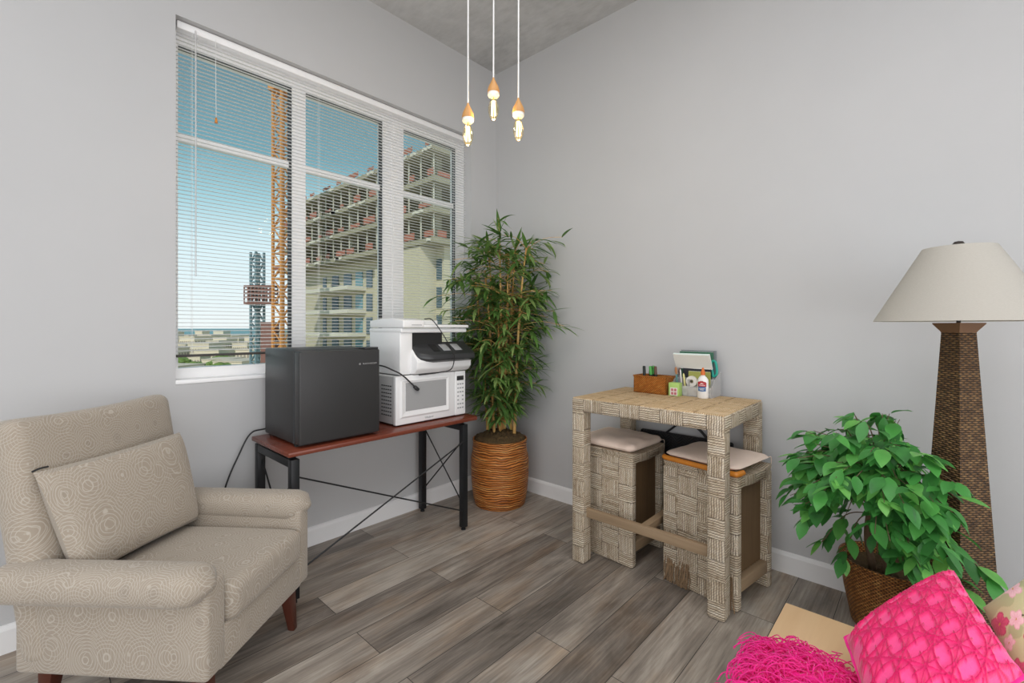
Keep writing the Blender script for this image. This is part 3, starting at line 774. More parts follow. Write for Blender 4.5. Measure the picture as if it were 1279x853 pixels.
for v in tw.verts:
    if v.co.z < 1.33: v.co.x = max(v.co.x, -.36)
obj('twigs', tw, 'cane', bp); obj('foliage', lf, 'bamboo_leaf', bp, uv=False)

# ------------------------------------------------------------------ rope table and stools
TX0, TX1, TY0, TY1, TZ = -.645, -.056, -1.985, -1.200, .875
tb = empty('bar_table', ((TX0+TX1)/2, (TY0+TY1)/2, 0), 0, 'tall rope wrapped bar table against the right wall', 'table')
hx, hy = (TX1-TX0)/2, (TY1-TY0)/2
b = nb(); box(b, -hx, hx, -hy, hy, TZ-.072, TZ, .014, 3); ap = obj('table_top', b, 'rope', tb)
obj('woven_mat', box(nb(), -hx+.006, hx-.006, -hy+.006, hy-.006, TZ-.003, TZ+.0015, .001), 'rope_top', tb)
for sx_ in (-1, 1):
    for sy_ in (-1, 1):
        x = sx_*(hx-.039); y = sy_*(hy-.039); b = nb()
        box(b, x-.038, x+.038, y-.038, y+.038, 0, TZ-.06, .012, 3)
        obj('leg', b, 'rope', tb)
for sx_ in (-1, 1): obj('stretcher', box(nb(), sx_*(hx-.039)-.011, sx_*(hx-.039)+.011, -hy+.074, hy-.074, .245, .292, .002), 'grey_wood', tb)
obj('stretcher', box(nb(), -hx+.046, hx-.046, -.018, .018, .25, .286, .002), mk_wood('greyed_wood_cross', srgb(120, 98, 74), srgb(176, 152, 122), 0, rough=.7), tb)

def stool(loc, rz, label, cushion_label, trim, fr_n):
    st = empty('stool', loc, rz, label, 'stool', 'rope stools under the bar table')
    hx, hy, Z = .178, .186, .595
    for s in (-1, 1):
        x = s*(hx-.023); b = nb(); box(b, x-.023, x+.023, -hy, hy, .0, Z-.03, .012, 3); obj('side_panel', b, 'rope', st)
    prof = []
    n = 14
    for i in range(n+1):
        t = -1+2*i/n; prof.append((t*hx, Z - .016*(1-t*t) - .004*(abs(t) > .97)))
    for i in range(n+1):
        t = 1-2*i/n; prof.append((t*(hx-.03), Z - .05 - .012*(1-t*t) - .03*max(0, abs(t)-.75)*4*.3))
    obj('seat', bevel_all(prism(nb(), prof, -hy, hy, 'y'), .006, 2, 50), 'rope', st)
    for y in (-hy+.045, hy-.045):
        obj('inner_board', box(nb(), -hx+.046, hx-.046, y-.009, y+.009, .13, Z-.06), 'inner_wood', st, smooth=False)
    for y in (-hy+.02, hy-.02):
        obj('stretcher', box(nb(), -hx+.046, hx-.046, y-.016, y+.016, .075, .13, .002), mk_wood('stool_stretcher_wood', srgb(120, 98, 74), srgb(176, 152, 122), 0, rough=.7), st)
    ztop = Z
    if trim:
        b = nb(); tube(b, smooth_path([(-hx+.05, -hy-.002, Z+.012), (-hx+.012, -hy+.004, Z+.010), (-hx+.004, -hy+.03, Z+.009), (-hx+.003, 0, Z+.008), (-hx+.004, hy-.03, Z+.009), (-hx+.012, hy-.002, Z+.010)], 6), .0125, 10)
        obj('bamboo_edge', b, 'bamboo_trim', st); ztop = Z+.006
    rg = random.Random(int(fr_n*7))
    if fr_n:
        b = nb()
        for k in range(fr_n):
            y = hy-.012 - .135*rg.random(); L_ = rg.uniform(.07, .12)
            tube(b, smooth_path([(-hx-.001, y, .005+L_), (-hx-.007-rg.random()*.006, y+rg.uniform(-.008, .008), .005+L_/2), (-hx-.004-rg.random()*.01, y+rg.uniform(-.015, .015), .004)], 3), .0024, 5)
        obj('frayed_rope', b, 'fray', st); b = nb()
        for k in range(5):
            y = -hy+.02+rg.random()*.02
            tube(b, smooth_path([(-hx-.003, y, .15), (-hx-.012, y-rg.random()*.01, .07), (-hx-.01+rg.uniform(-.01, .01), y+rg.uniform(-.02, .01), .006)], 3), .0026, 5)
        obj('frayed_rope', b, 'fray', st)
    cu = empty('seat_cushion', (loc[0], loc[1], ztop - (.004 if not trim else -.012)), rz, cushion_label, 'cushion')
    th = .056 if not trim else .026
    b = nb(); m = .004; zc = th*.5
    slab_cushion(b, 2*hx-.004, 2*hy-.002, th, .045, seed=fr_n, bulge=.55 if not trim else .15, wob=.007 if not trim else .004)
    obj('cover', b, 'stool_cushion', cu, angle=80)
    for s in (-1, 1):
        b = nb(); tube(b, smooth_path([(hx-m-.008, s*(hy-m-.008), zc*.7), (hx+.002, s*(hy-.006), zc*.4), (hx+.008, s*(hy-.01), -.05)], 4), .002, 5)
        obj('tie_string', b, 'stool_cushion', cu)
    return st
stool((-.325, -1.310, 0), radians(-3), 'rope wrapped stool under the left end of the bar table with no bamboo edge', 'puffy beige cushion on the left stool', False, 0)
stool((-.330, -1.845, 0), radians(-9), 'rope wrapped stool with orange bamboo edge and frayed foot under the bar table', 'thin beige cushion on the stool with the orange bamboo edge', True, 46)

# black bag behind the stools
bg_ = empty('tote_bag', (-.035, -1.565, 0), 0, 'black chevron textured tote bag standing against the wall behind the stools', 'bag')
b = nb(); t = bmesh.new(); box(t, -.017, .017, -.27, .27, 0, .625, .012, 3)
bmesh.ops.subdivide_edges(t, edges=[e for e in t.edges if e.calc_length() > .3], cuts=8, use_grid_fill=True)
for v in t.verts: v.co.x *= .8+.2*(1-(v.co.y/.27)**2)
join(b, t); obj('bag_body', b, 'bag', bg_)
for x in (-.010, .008):
    b = nb(); tube(b, smooth_path([(x, .135, .60), (x, .07, .655), (x, .012, .705), (x, -.01, .712), (x, -.03, .705), (x, -.09, .668), (x, -.155, .60)], 5), .0045, 8); obj('handle', b, 'cable', bg_)

# ------------------------------------------------------------------ things on the bar table
Z0 = TZ+.002
wb = empty('wicker_box', (-.185, -1.452, Z0), radians(-3), 'small orange wicker box at the back of the bar table', 'box')
b = nb(); x0, x1, y0, y1, hh_ = -.055, .055, -.10, .10, .095
box(b, x0, x1, y0, y1, 0, .006)
for (a0, a1, c0, c1) in ((x0, x0+.006, y0, y1), (x1-.006, x1, y0, y1), (x0, x1, y0, y0+.006), (x0, x1, y1-.006, y1)): box(b, a0, a1, c0, c1, 0, hh_, .002)
obj('box_body', b, 'wicker', wb)
b = nb()
for (p, q) in (((x0, y0), (x1, y0)), ((x1, y0), (x1, y1)), ((x1, y1), (x0, y1)), ((x0, y1), (x0, y0))): tube(b, [(p[0], p[1], hh_), (q[0], q[1], hh_)], .0045, 8)
obj('rim', b, 'wicker', wb)
pens = [('black marker pen at the left of the wicker box', 'pen_black', .028, .0), ('black marker pen leaning forward in the wicker box', 'pen_black', .048, -.02), ('green marker pen at the front of the wicker box', 'pen_green', .006, -.012), ('second green marker pen behind the front green one in the wicker box', 'pen_green', .012, .015), ('brown marker pen at the right of the pens in the wicker box', 'pen_brown', -.016, .0), ('dark pen between the green pens and the left black pen in the wicker box', 'pen_black', .020, .024)]
rg = random.Random(77)
for lab, mt, dy, dx in pens:
    e = empty('marker_pen', (-.185+dx, -1.452+dy, Z0+.008), 0, lab, 'pen', 'pens in the wicker box')
    e.rotation_euler = (radians(rg.uniform(-6, 6)), radians(rg.uniform(-5, 5)), 0)
    obj('barrel', lathe(nb(), [(.0065, 0), (.0075, .004), (.0075, .095)], 14, cap_bottom=True, cap_top=True), 'pen_black', e)
    obj('pen_cap', lathe(nb(), [(.0085, .095), (.0085, .138), (.006, .143)], 14, cap_top=True, cap_bottom=True), mt, e)
# clear caddy
kx0, kx1, ky0, ky1 = -.195, -.055, -1.775, -1.560
cx0, cy0 = (kx0+kx1)/2, (ky0+ky1)/2
kd = empty('desk_caddy', (cx0, cy0, Z0), 0, 'clear plastic desk caddy holding papers and tape on the bar table', 'caddy')
hx_, hy_ = (kx1-kx0)/2, (ky1-ky0)/2
b = nb(); box(b, -hx_, hx_, -hy_, hy_, 0, .004)
box(b, -hx_, -hx_+.003, -hy_, hy_, 0, .055); box(b, -.012, -.009, -hy_, hy_, 0, .095); box(b, hx_-.003, hx_, -hy_, hy_, 0, .13)
for s in (-1, 1): prism(b, [(-hx_, 0), (hx_, 0), (hx_, .13), (-.01, .10), (-hx_, .058)], s*hy_-.0015, s*hy_+.0015, 'y')
obj('tray', b, 'acrylic', kd, smooth=False)
obj('divider', box(nb(), -hx_, hx_, .018, .021, .004, .09), 'acrylic', kd, smooth=False)
def flat(name, loc, dims, rot, mat, label, cat, group=None, extra=None):
    e = empty(name, loc, 0, label, cat, group); e.rotation_euler = rot
    w, d, h = dims
    obj('cover', bevel_all(box(nb(), -w/2, w/2, -d/2, d/2, 0, h), .0008, 1), mat, e)
    if extra: obj('page_edges', box(nb(), -w/2+.0015, w/2-.0015, -d/2+.002, d/2-.002, .003, h+.0006), extra, e)
    return e
def part_free(o): return o
flat('folder', (-.068, -1.662, Z0+.006), (.006, .195, .24), (0, radians(-1), 0), 'folder_grey', 'grey folder at the back of the clear caddy', 'folder', None, 'paper_white')
flat('notebook', (-.079, -1.655, Z0+.006), (.010, .185, .232), (0, radians(-2), 0), 'folder_green', 'dark green notebook in front of the grey folder in the caddy', 'notebook', None, 'paper_white')
flat('paper_stack', (-.118, -1.655, Z0+.147), (.014, .196, .096), (0, radians(-33), radians(2)), 'paper_white', 'white paper pad tilted forward in the clear caddy', 'paper', None, 'paper_mint')
flat('notebook', (-.118, -1.672, Z0+.006), (.008, .150, .140), (0, radians(-3), 0), 'book_black', 'black notebook below the white paper pad in the caddy', 'notebook', None, 'paper_white')
flat('notebook', (-.131, -1.690, Z0+.006), (.008, .118, .126), (0, radians(-2), 0), 'notebook_olive', 'olive notebook in front of the black one in the caddy', 'notebook', None, 'paper_white')
def disc_roll(loc, r0, r1, w, label, rot):
    e = empty('tape_roll', loc, 0, label, 'tape'); e.rotation_euler = rot
    obj('tape', lathe(nb(), [(r0, -w/2), (r1, -w/2), (r1, w/2), (r0, w/2), (r0, -w/2)], 32), 'tape_white', e)
    obj('core', lathe(nb(), [(r0-.004, -w/2), (r0, -w/2), (r0, w/2), (r0-.004, w/2), (r0-.004, -w/2)], 24), 'tape_core', e); return e
disc_roll((-.152, -1.655, Z0+.078), .011, .029, .018, 'large white tape roll in the middle of the clear caddy', (0, pi/2, radians(8)))
disc_roll((-.183, -1.630, Z0+.029), .010, .023, .014, 'small tape roll low at the front left of the caddy', (0, pi/2, radians(5)))
disc_roll((-.180, -1.685, Z0+.026), .008, .020, .012, 'smallest tape roll low beside the glue bottle', (0, pi/2, radians(-5)))
# glue bottle
gb = empty('glue_bottle', (-.207, -1.735, Z0), 0, 'white glue bottle with orange cap before the clear caddy', 'bottle')
b = lathe(nb(), [(.001, 0), (.026, 0), (.0285, .004), (.0285, .085), (.027, .098), (.018, .112), (.011, .118), (.010, .126)], 28)
for v in b.verts: v.co.x *= .62
obj('bottle_body', b, 'glue_white', gb)
obj('cap', lathe(nb(), [(.0115, .122), (.0115, .136), (.008, .145), (.0045, .160), (.001, .161)], 18), 'glue_orange', gb)
def cyl_patch(bm, poly, off):
    vs = []
    for (y, z) in poly:
        yy = max(-.027, min(.027, y)); x = -.62*sqrt(max(0, .0285**2-yy*yy)) - off
        vs.append(bm.verts.new((x, yy, z)))
    bm.faces.new(vs)
def strip_patch(bm, y0, y1, zf0, zf1, off, n=10):
    A = []
    for i in range(n+1):
        y = y0+(y1-y0)*i/n; x = -.62*sqrt(max(0, .0285**2-y*y)) - off
        A.append((bm.verts.new((x, y, zf0(y))), bm.verts.new((x, y, zf1(y)))))
    for p, q in zip(A, A[1:]): bm.faces.new((p[0], q[0], q[1], p[1]))
b = nb(); strip_patch(b, -.022, .022, lambda y: .062, lambda y: .090 - .35*abs(y) + .004*abs(sin(y*420)), .0006); obj('red_label', b, 'glue_red', gb)
b = nb(); strip_patch(b, -.020, .020, lambda y: .036+.1*abs(y), lambda y: .062, .0006); obj('blue_label', b, 'glue_blue', gb)
b = nb(); 
for zz, hw in ((.050, .014), (.044, .010), (.068, .016), (.079, .004), (.075, .009)): strip_patch(b, -hw, hw, lambda y, z=zz: z, lambda y, z=zz: z+.0022, .001, 5)
obj('label_print', b, 'glue_white', gb)
# sticky-note box
nbx = empty('note_box', (-.222, -1.592, Z0), radians(0), 'small green note box with white label left of the glue bottle', 'box')
obj('box_body', box(nb(), -.022, .022, -.029, .029, 0, .072, .002), 'note_green', nbx)
obj('box_label', box(nb(), -.0232, -.0215, -.021, .020, .004, .046), 'note_label', nbx)
b = nb()
for yy in (-.014, .003):
    for zz in (.008, .027): box(b, -.0238, -.0228, yy-.002, yy+.011, zz, zz+.014)
obj('label_squares', b, 'note_red', nbx, smooth=False)
# brushes and pencil at the left of the caddy
def stick(name, p0, p1, r, mat, tip, label, cat, bristle=True):
    p0, p1 = Vector(p0), Vector(p1); e = empty(name, p0, 0, label, cat)
    d = p1-p0; L_ = d.length; e.rotation_euler = d.to_track_quat('Z', 'Y').to_euler()
    obj('handle', lathe(nb(), [(r*.6, 0), (r, L_*.3), (r*.9, L_*.72)], 10, cap_bottom=True, cap_top=True), mat, e)
    obj('bristles' if bristle else 'tip', lathe(nb(), [(r*1.0, L_*.72), (r*1.7, L_*.86), (r*.9, L_)] if bristle else [(r*.9, L_*.72), (r*.9, L_*.93), (r*.1, L_)], 10, cap_top=True, cap_bottom=True), tip, e)
stick('paint_brush', (-.15, -1.578, Z0+.006), (-.145, -1.562, Z0+.150), .005, 'brush_teal', 'brush_wood', 'teal handled brush leftmost in the clear caddy', 'brush')
stick('paint_brush', (-.14, -1.590, Z0+.006), (-.14, -1.582, Z0+.146), .0055, 'brush_grey', 'pen_brown', 'grey handled brush with dark bristles in the caddy', 'brush')
stick('paint_brush', (-.155, -1.604, Z0+.006), (-.155, -1.592, Z0+.142), .004, 'paper_white', 'paper_white', 'white stick brush left in the clear caddy', 'brush', False)
stick('pencil', (-.160, -1.626, Z0+.006), (-.160, -1.612, Z0+.120), .0055, 'pencil_yellow', 'pencil_yellow', 'pale yellow pencil left of the large tape roll', 'pencil', False)
# teal scissors at the right
sc_ = empty('scissors', (-.10, -1.752, Z0+.004), 0, 'teal handled scissors standing at the right of the caddy', 'scissors')
b = nb()
tube(b, smooth_path([(0, 0, .10), (0, -.018, .122), (0, -.012, .178), (0, .004, .186), (0, .012, .17), (0, .004, .12), (0, 0, .10)], 5), .0065, 8); obj('handle', b, 'teal', sc_)
b = nb(); tube(b, smooth_path([(.012, .004, .10), (.012, .022, .12), (.012, .026, .165), (.012, .012, .172), (.012, .008, .14), (.012, .004, .10)], 5), .0055, 8); obj('handle', b, 'navy', sc_)
b = nb(); prism(b, [(-.006, .10), (.008, .10), (.003, .0), (0, .0)], -.0015, .0015, 'x'); obj('blade', b, 'logo_silver', sc_, smooth=False)

# ------------------------------------------------------------------ pendant lamps
def pendant(loc, label):
    x, y, z = loc     # z: bottom of the bulb
    e = empty('pendant_lamp', (x, y, H), 0, label, 'pendant lamp', 'bulb pendants near the corner')
    dz = z - H
    obj('ceiling_canopy', lathe(nb(), [(.001, 0), (.04, 0), (.04, -.012), (.03, -.022), (.004, -.024)], 28), 'frame_white', e)
    obj('cord', tube(nb(), [(0, 0, -.02), (.001, 0, dz*.5), (0, 0, dz+.178)], .0032, 8), 'cord_white', e)
    obj('socket', lathe(nb(), [(.0035, dz+.188), (.006, dz+.180), (.013, dz+.165), (.023, dz+.145), (.027, dz+.128), (.026, dz+.121), (.001, dz+.121)], 24), 'socket_wood', e)
    obj('collar', lathe(nb(), [(.0245, dz+.121), (.0255, dz+.110), (.021, dz+.104), (.014, dz+.103), (.001, dz+.103)], 24), 'collar', e)
    bu = obj('bulb', lathe(nb(), [(.012, dz+.104), (.0125, dz+.094), (.019, dz+.076), (.0235, dz+.055), (.0225, dz+.035), (.017, dz+.014), (.010, dz+.003), (.001, dz)], 24), 'bulb_glass', e)
    b = nb()
    for k in range(6):
        a = k*pi/3; tube(b, [(.007*cos(a), .007*sin(a), dz+.085), (.0085*cos(a+.3), .0085*sin(a+.3), dz+.022)], .0014, 5)
    obj('filament', b, 'filament', bu)
    obj('stem', tube(nb(), [(0, 0, dz+.103), (0, 0, dz+.05)], .003, 6), 'brass', bu)
    l = bpy.data.lights.new('bulb_light', 'POINT'); l.energy = 1.6; l.color = (1, .74, .42); l.shadow_soft_size = .02
    lo = bpy.data.objects.new('bulb_light', l); COL.objects.link(lo); lo.parent = e; lo.location = (0, 0, dz-.01)
pendant((-1.327, -1.132, 2.043), 'bare bulb pendant lamp hanging leftmost and lowest in front of the window edge')
pendant((-1.251, -1.214, 2.155), 'bare bulb pendant lamp hanging highest in the middle of the three')
pendant((-1.177, -1.294, 2.066), 'bare bulb pendant lamp hanging rightmost of the three before the right wall')

# ------------------------------------------------------------------ floor lamp
lp = empty('floor_lamp', (-.432, -2.695, 0), 0, 'floor lamp with tapered rope column and wide linen shade at the right', 'lamp')
b = nb(); ROT = radians(45 + 1)
Lr = b.loops.layers.uv.verify()
def sq(h, z): return [Vector((h*cos(ROT+k*pi/2+pi/4)*sqrt(2), h*sin(ROT+k*pi/2+pi/4)*sqrt(2), z)) for k in range(4)]
levels = [(0.083, 0), (.083, .004)] + [(.083-(.083-.0315)*t/10, .004+1.23*t/10) for t in range(1, 11)]
rings = [[b.verts.new(p) for p in sq(h, z)] for h, z in levels]
for i, (r0, r1) in enumerate(zip(rings, rings[1:])):
    for k in range(4):
        f = b.faces.new((r0[k], r0[(k+1) % 4], r1[(k+1) % 4], r1[k]))
        for l in f.loops:
            v = l.vert.co; l[Lr].uv = ((v - (sq(levels[i][0], 0)[k]+sq(levels[i][0], 0)[(k+1) % 4])/2).xy.length * (1 if l.vert in (r0[k], r1[k]) else -1) + .3, v.z)
b.faces.new(rings[0][::-1]); b.faces.new(rings[-1])
obj('column', b, 'lamp_rope', lp, smooth=False)
b = nb(); rings = [[b.verts.new(p) for p in sq(h, z)] for h, z in ((.0315, 1.232), (.034, 1.238), (.048, 1.262), (.048, 1.266), (.02, 1.266))]
for r0, r1 in zip(rings, rings[1:]):
    for k in range(4): b.faces.new((r0[k], r0[(k+1) % 4], r1[(k+1) % 4], r1[k]))
b.faces.new(rings[0][::-1]); b.faces.new(rings[-1])
obj('column_cap', b, 'lamp_cap', lp, smooth=False)
sb, stp, z0, z1 = .236, .097, 1.272, 1.530
obj('shade', lathe(nb(), [(sb, z0), (stp, z1), (stp-.003, z1), (sb-.003, z0), (sb, z0)], 72), 'shade', lp)
b = nb(); tube(b, [(0, 0, 1.262), (0, 0, z1+.004)], .006, 10)
for a in (0, 2*pi/3, 4*pi/3): tube(b, [(0, 0, z1-.008), ((stp-.002)*cos(a), (stp-.002)*sin(a), z1-.008)], .0022, 6)
obj('stem', b, 'bronze', lp)
obj('finial', lathe(nb(), [(.004, z1-.004), (.014, z1), (.017, z1+.012), (.012, z1+.020), (.001, z1+.023)], 20), 'bronze', lp)
obj('lamp_bulb', lathe(nb(), [(.013, 1.30), (.014, 1.33), (.03, 1.37), (.03, 1.39), (.018, 1.412), (.001, 1.418)], 20), 'collar', lp)

# ------------------------------------------------------------------ ficus in a basket
FX, FY = -.200, -2.490
fc = empty('potted_ficus', (FX, FY, 0), 0, 'leafy green ficus in a brown seagrass basket between the bar table and floor lamp', 'plant')
b = lathe(nb(), [(.001, 0), (.118, 0), (.124, .006), (.150, .14), (.166, .262), (.170, .272), (.168, .280), (.160, .281), (.157, .27), (.150, .20), (.001, .20)], 56)
obj('basket', b, 'seagrass', fc)
rg = random.Random(8)
b = nb(); lathe(b, [(.148, .235)] + [(.148*(1-i/10), .238+.01*sin(i)) for i in range(1, 10)] + [(.001, .25)], 30)
for v in b.verts: v.co.z += .012*noise.noise(v.co*45)
obj('moss', b, 'moss', fc)
trunk_pts = [[(-.03, .045, .23), (-.06, .06, .36), (-.10, .055, .46), (-.15, .04, .56), (-.19, .03, .68)], [(-.05, -.005, .23), (-.075, .01, .38), (-.12, .045, .48), (-.20, .02, .58), (-.23, .0, .70)]]
tips = []
for P in trunk_pts:
    b = nb(); SP = smooth_path(P, 6); tube(b, SP, [.0155*(1-.45*i/len(SP)) for i in range(len(SP))], 10); obj('trunk', b, 'bark', fc); tips.append(SP)
br = nb(); lf = nb()
OVAL = (.12, .72, 1.0, .92, .55, .04)
CC = Vector((-.265, .01, .645)); LAMP = Vector((-.432-FX, -2.695-FY, 0))
def clear_of_lamp(p, m_=.0): return (Vector((p.x, p.y, 0))-LAMP).length > .165 - .05*p.z + m_
nb_ = 0
while nb_ < 168:
    SP = tips[nb_ % 2]; q = SP[int(len(SP)*rg.uniform(.60, .999))]
    a = rg.uniform(0, 2*pi); el_ = rg.uniform(-.75, 1.35); far = 1.0
    if nb_ >= 88: a = radians(rg.uniform(185, 262)); el_ = rg.uniform(-.7, .5); far = 1.12
    if nb_ >= 122: a = rg.uniform(0, 2*pi); el_ = rg.uniform(.15, 1.45); far = 1.04
    R_ = Vector((cos(a)*cos(el_)*.30, sin(a)*cos(el_)*.315, sin(el_)*.28+.02))
    end = CC + R_*rg.uniform(.70, 1.0)*far
    end.z -= .05*max(0, cos(el_))
    end.x = min(end.x, .10)
    mid = q.lerp(end, .55) + Vector((0, 0, .06))
    if not (clear_of_lamp(end, .03) and clear_of_lamp(mid, .02) and clear_of_lamp(q.lerp(end, .8), .02)): continue
    nb_ += 1
    path = smooth_path([q, mid, end], 5); tube(br, path, [.0032*(1-.7*i/len(path)) for i in range(len(path))], 5)
    dirn = (end-mid).normalized()
    for j in range(6):
        t = rg.uniform(.45, 1.0); o_ = path[min(len(path)-1, int(t*len(path)))]
        aa = rg.uniform(-1.3, 1.3); d = Vector((dirn.x*cos(aa)-dirn.y*sin(aa), dirn.x*sin(aa)+dirn.y*cos(aa), rg.uniform(-.9, .25)))
        L_ = rg.uniform(.065, .098)
        tip_ = o_ + d.normalized()*L_
        if not clear_of_lamp(tip_, .01): continue
        blade(lf, o_ + Vector((rg.uniform(-.012, .012), rg.uniform(-.012, .012), 0)), d, L_, L_*rg.uniform(.44, .54), rg.uniform(.2, .9), up=Vector((rg.uniform(-.3, .3), rg.uniform(-.3, .3), 1)), fold=.22, lim=False, shape=OVAL)
# low shoots by the rim and a hanging branch before the lamp column
for k, (q, end) in enumerate((((-.14, .04, .50), (-.10, -.10, .36)), ((-.14, .04, .50), (-.16, -.13, .33)), ((-.17, .03, .58), (-.36, -.23, .36)), ((-.17, .03, .60), (-.40, -.17, .44)), ((-.17, .03, .58), (-.38, -.27, .46)), ((-.12, .05, .5), (-.20, .20, .36)), ((-.12, .05, .5), (-.25, .12, .34)))):
    q, end = Vector(q), Vector(end)
    path = smooth_path([q, q.lerp(end, .5)+Vector((0, 0, .05)), end], 6); tube(br, path, .0022, 5)
    for j in range(9):
        dd = Vector((end.x-q.x+rg.uniform(-.3, .3), end.y-q.y+rg.uniform(-.3, .3), rg.uniform(-.5, -.1)))
        L_ = rg.uniform(.065, .095); blade(lf, path[-1-(j % 7)], dd, L_, L_*.48, .5, fold=.2, lim=False, shape=OVAL)
for v in lf.verts: v.co.x = min(v.co.x, -FX-.012)
for v in br.verts: v.co.x = min(v.co.x, -FX-.014)
obj('branches', br, 'bark', fc); obj('foliage', lf, 'ficus_leaf', fc, uv=False)

# ------------------------------------------------------------------ bench with cushions
bn = empty('bench', (-1.091, -2.301, 0), 0, 'light maple bench in the near right corner under the pink pillow', 'bench')
BW, BL, BZ = .95, 1.4, .42
obj('bench_top', box(nb(), -BW, 0, -BL, 0, BZ-.03, BZ, .004), 'maple', bn)
for x in (-BW+.06, -.06):
    for y in (-BL+.06, -.06): obj('leg', box(nb(), x-.03, x+.03, y-.03, y+.03, 0, BZ-.03, .004), 'maple', bn)
for y in (-.06, -BL+.06): obj('apron', box(nb(), -BW+.09, -.09, y-.012, y+.012, BZ-.10, BZ-.03), 'maple', bn)
# pink tufted pillow
def ridge(u, v):
    g = .26; best = 0; W_ = .009
    U, V = u+.10, v+.04
    for i in range(0, 5):
        for j in range(0, 5):
            du, dv_ = U-i*g, V-j*g; r = math.hypot(du, dv_)
            if r > .21: continue
            best = max(best, exp(-((r-.184)/W_)**2))          # interlocking circles
            if r < .10:
                a = math.atan2(dv_, du); d = abs(sin(a*4))*r/4
                best = max(best, exp(-(d/.007)**2)*(.4 if r < .012 else 1), exp(-(r/.012)**2))
    for k in range(3):                                          # straight rows between the flowers
        pass
    fu = abs((U/g) % 1 - .5)*g; fv = abs((V/g) % 1 - .5)*g
    du = abs(((U+g/2)/g) % 1 - .5)*g; dv2 = abs(((V+g/2)/g) % 1 - .5)*g
    dash = 1 if (int((U+V)*37) % 3) else .25
    best = max(best, .9*dash*exp(-(fu/.009)**2) if fv < .065 else 0, .9*dash*exp(-(fv/.009)**2) if fu < .065 else 0)
    if fu < .065 and fv < .065: best = max(best, .9*exp(-((max(fu, fv)-.057)/.008)**2))
    return best
def pk_h(u, v):
    e = min(u, 1-u, v, 1-v); k = min(1, e/.04)
    return .0105*ridge(u, v)*k*(.75+.5*abs(noise.noise(Vector((u*160, v*160, 0)))))
c_lo, c_hi = srgb(248, 84, 150), srgb(214, 14, 92)
def pk_c(u, v):
    t = min(1, ridge(u, v)*1.1); return tuple(a+(c-a)*t for a, c in zip(c_lo, c_hi))
pk = empty('pink_pillow', (-1.30, -2.62, .42), 0, 'hot pink tufted square pillow lying tilted on the bench', 'pillow')
PC = [Vector(p)-Vector((-1.30, -2.62, .42)) for p in ((-1.617, -2.560, .438), (-1.280, -2.764, .540), (-1.028, -2.668, .618), (-1.315, -2.474, .501))]
b = nb(); pillow(b, PC, .155, 150, .42, pk_h, pk_c, pinch=.06)
obj('cover', b, 'pink_cloth', pk, angle=180)
def edge_path(P, pinch, n=14):
    c0 = sum(P, Vector())/4; out = []
    for i in range(4):
        a, c_ = P[i], P[(i+1) % 4]
        for k in range(n):
            t = k/n; q = a.lerp(c_, t); out.append(q + (c0-q)*pinch*(1-(2*t-1)**2))
    return out + [out[0]]
b = nb(); tube(b, edge_path(PC, .06), .0042, 8)
for v in b.verts: v.co += Vector((noise.noise(v.co*160), noise.noise(v.co*160+Vector((9, 0, 0))), noise.noise(v.co*160+Vector((0, 9, 0)))))*.003
obj('piping', b, 'pink_yarn', pk)
# floral pillow
FL_BASE = srgb(196, 196, 150)
rgf = random.Random(3)
blooms = [(rgf.random(), rgf.random(), rgf.uniform(.055, .10), rgf.uniform(0, 6), rgf.choice([0, 0, 0, 0, 1])) for _ in range(26)]
stems = [(rgf.random(), rgf.random(), rgf.uniform(0, pi), rgf.uniform(.15, .35)) for _ in range(14)]
def fl_c(u, v):
    c = FL_BASE; n0 = noise.noise(Vector((u*7, v*7, 3)))
    if n0 > .12: c = tuple(a*.6+b_*.4 for a, b_ in zip(c, srgb(140, 156, 108)))
    for (x, y, a, L_) in stems:
        du, dv_ = u-x, v-y; s_ = du*cos(a)+dv_*sin(a); t = -du*sin(a)+dv_*cos(a)+.03*sin(s_*14)
        if abs(s_) < L_/2 and abs(t) < .006: c = srgb(64, 56, 40)
        if abs(s_) < L_/2 and .01 < abs(t) < .03 and sin(s_*40) > .3: c = srgb(120, 138, 84)
    for (x, y, r, ph, kind) in blooms:
        du, dv_ = u-x, v-y; d = math.hypot(du, dv_)
        if d < r:
            a = math.atan2(dv_, du)+ph; pr_ = r*(.62+.38*abs(cos(a*2.5)))
            if d < pr_:
                t = d/pr_; c1, c2 = (srgb(240, 206, 208), srgb(218, 140, 160)) if kind == 0 else (srgb(214, 90, 124), srgb(160, 36, 78))
                k = .75*abs(sin(a*5))*(1-t) + (.5 if t > .88 else 0)
                c = tuple(p+(q-p)*min(1, k) for p, q in zip(c1, c2))
                if t < .12: c = srgb(200, 150, 60)
    return c
fp = empty('floral_pillow', (-1.10, -2.82, .42), 0, 'sage green pillow with pink blossoms behind the pink pillow', 'pillow')
FC = [Vector(p)-Vector((-1.10, -2.82, .42)) for p in ((-1.262, -2.790, .425), (-1.130, -2.945, .515), (-.990, -2.860, .735), (-1.066, -2.718, .565))]
b = nb(); pillow(b, FC, .10, 130, .42, None, fl_c, pinch=.04)
obj('cover', b, 'floral_cloth', fp, angle=180)
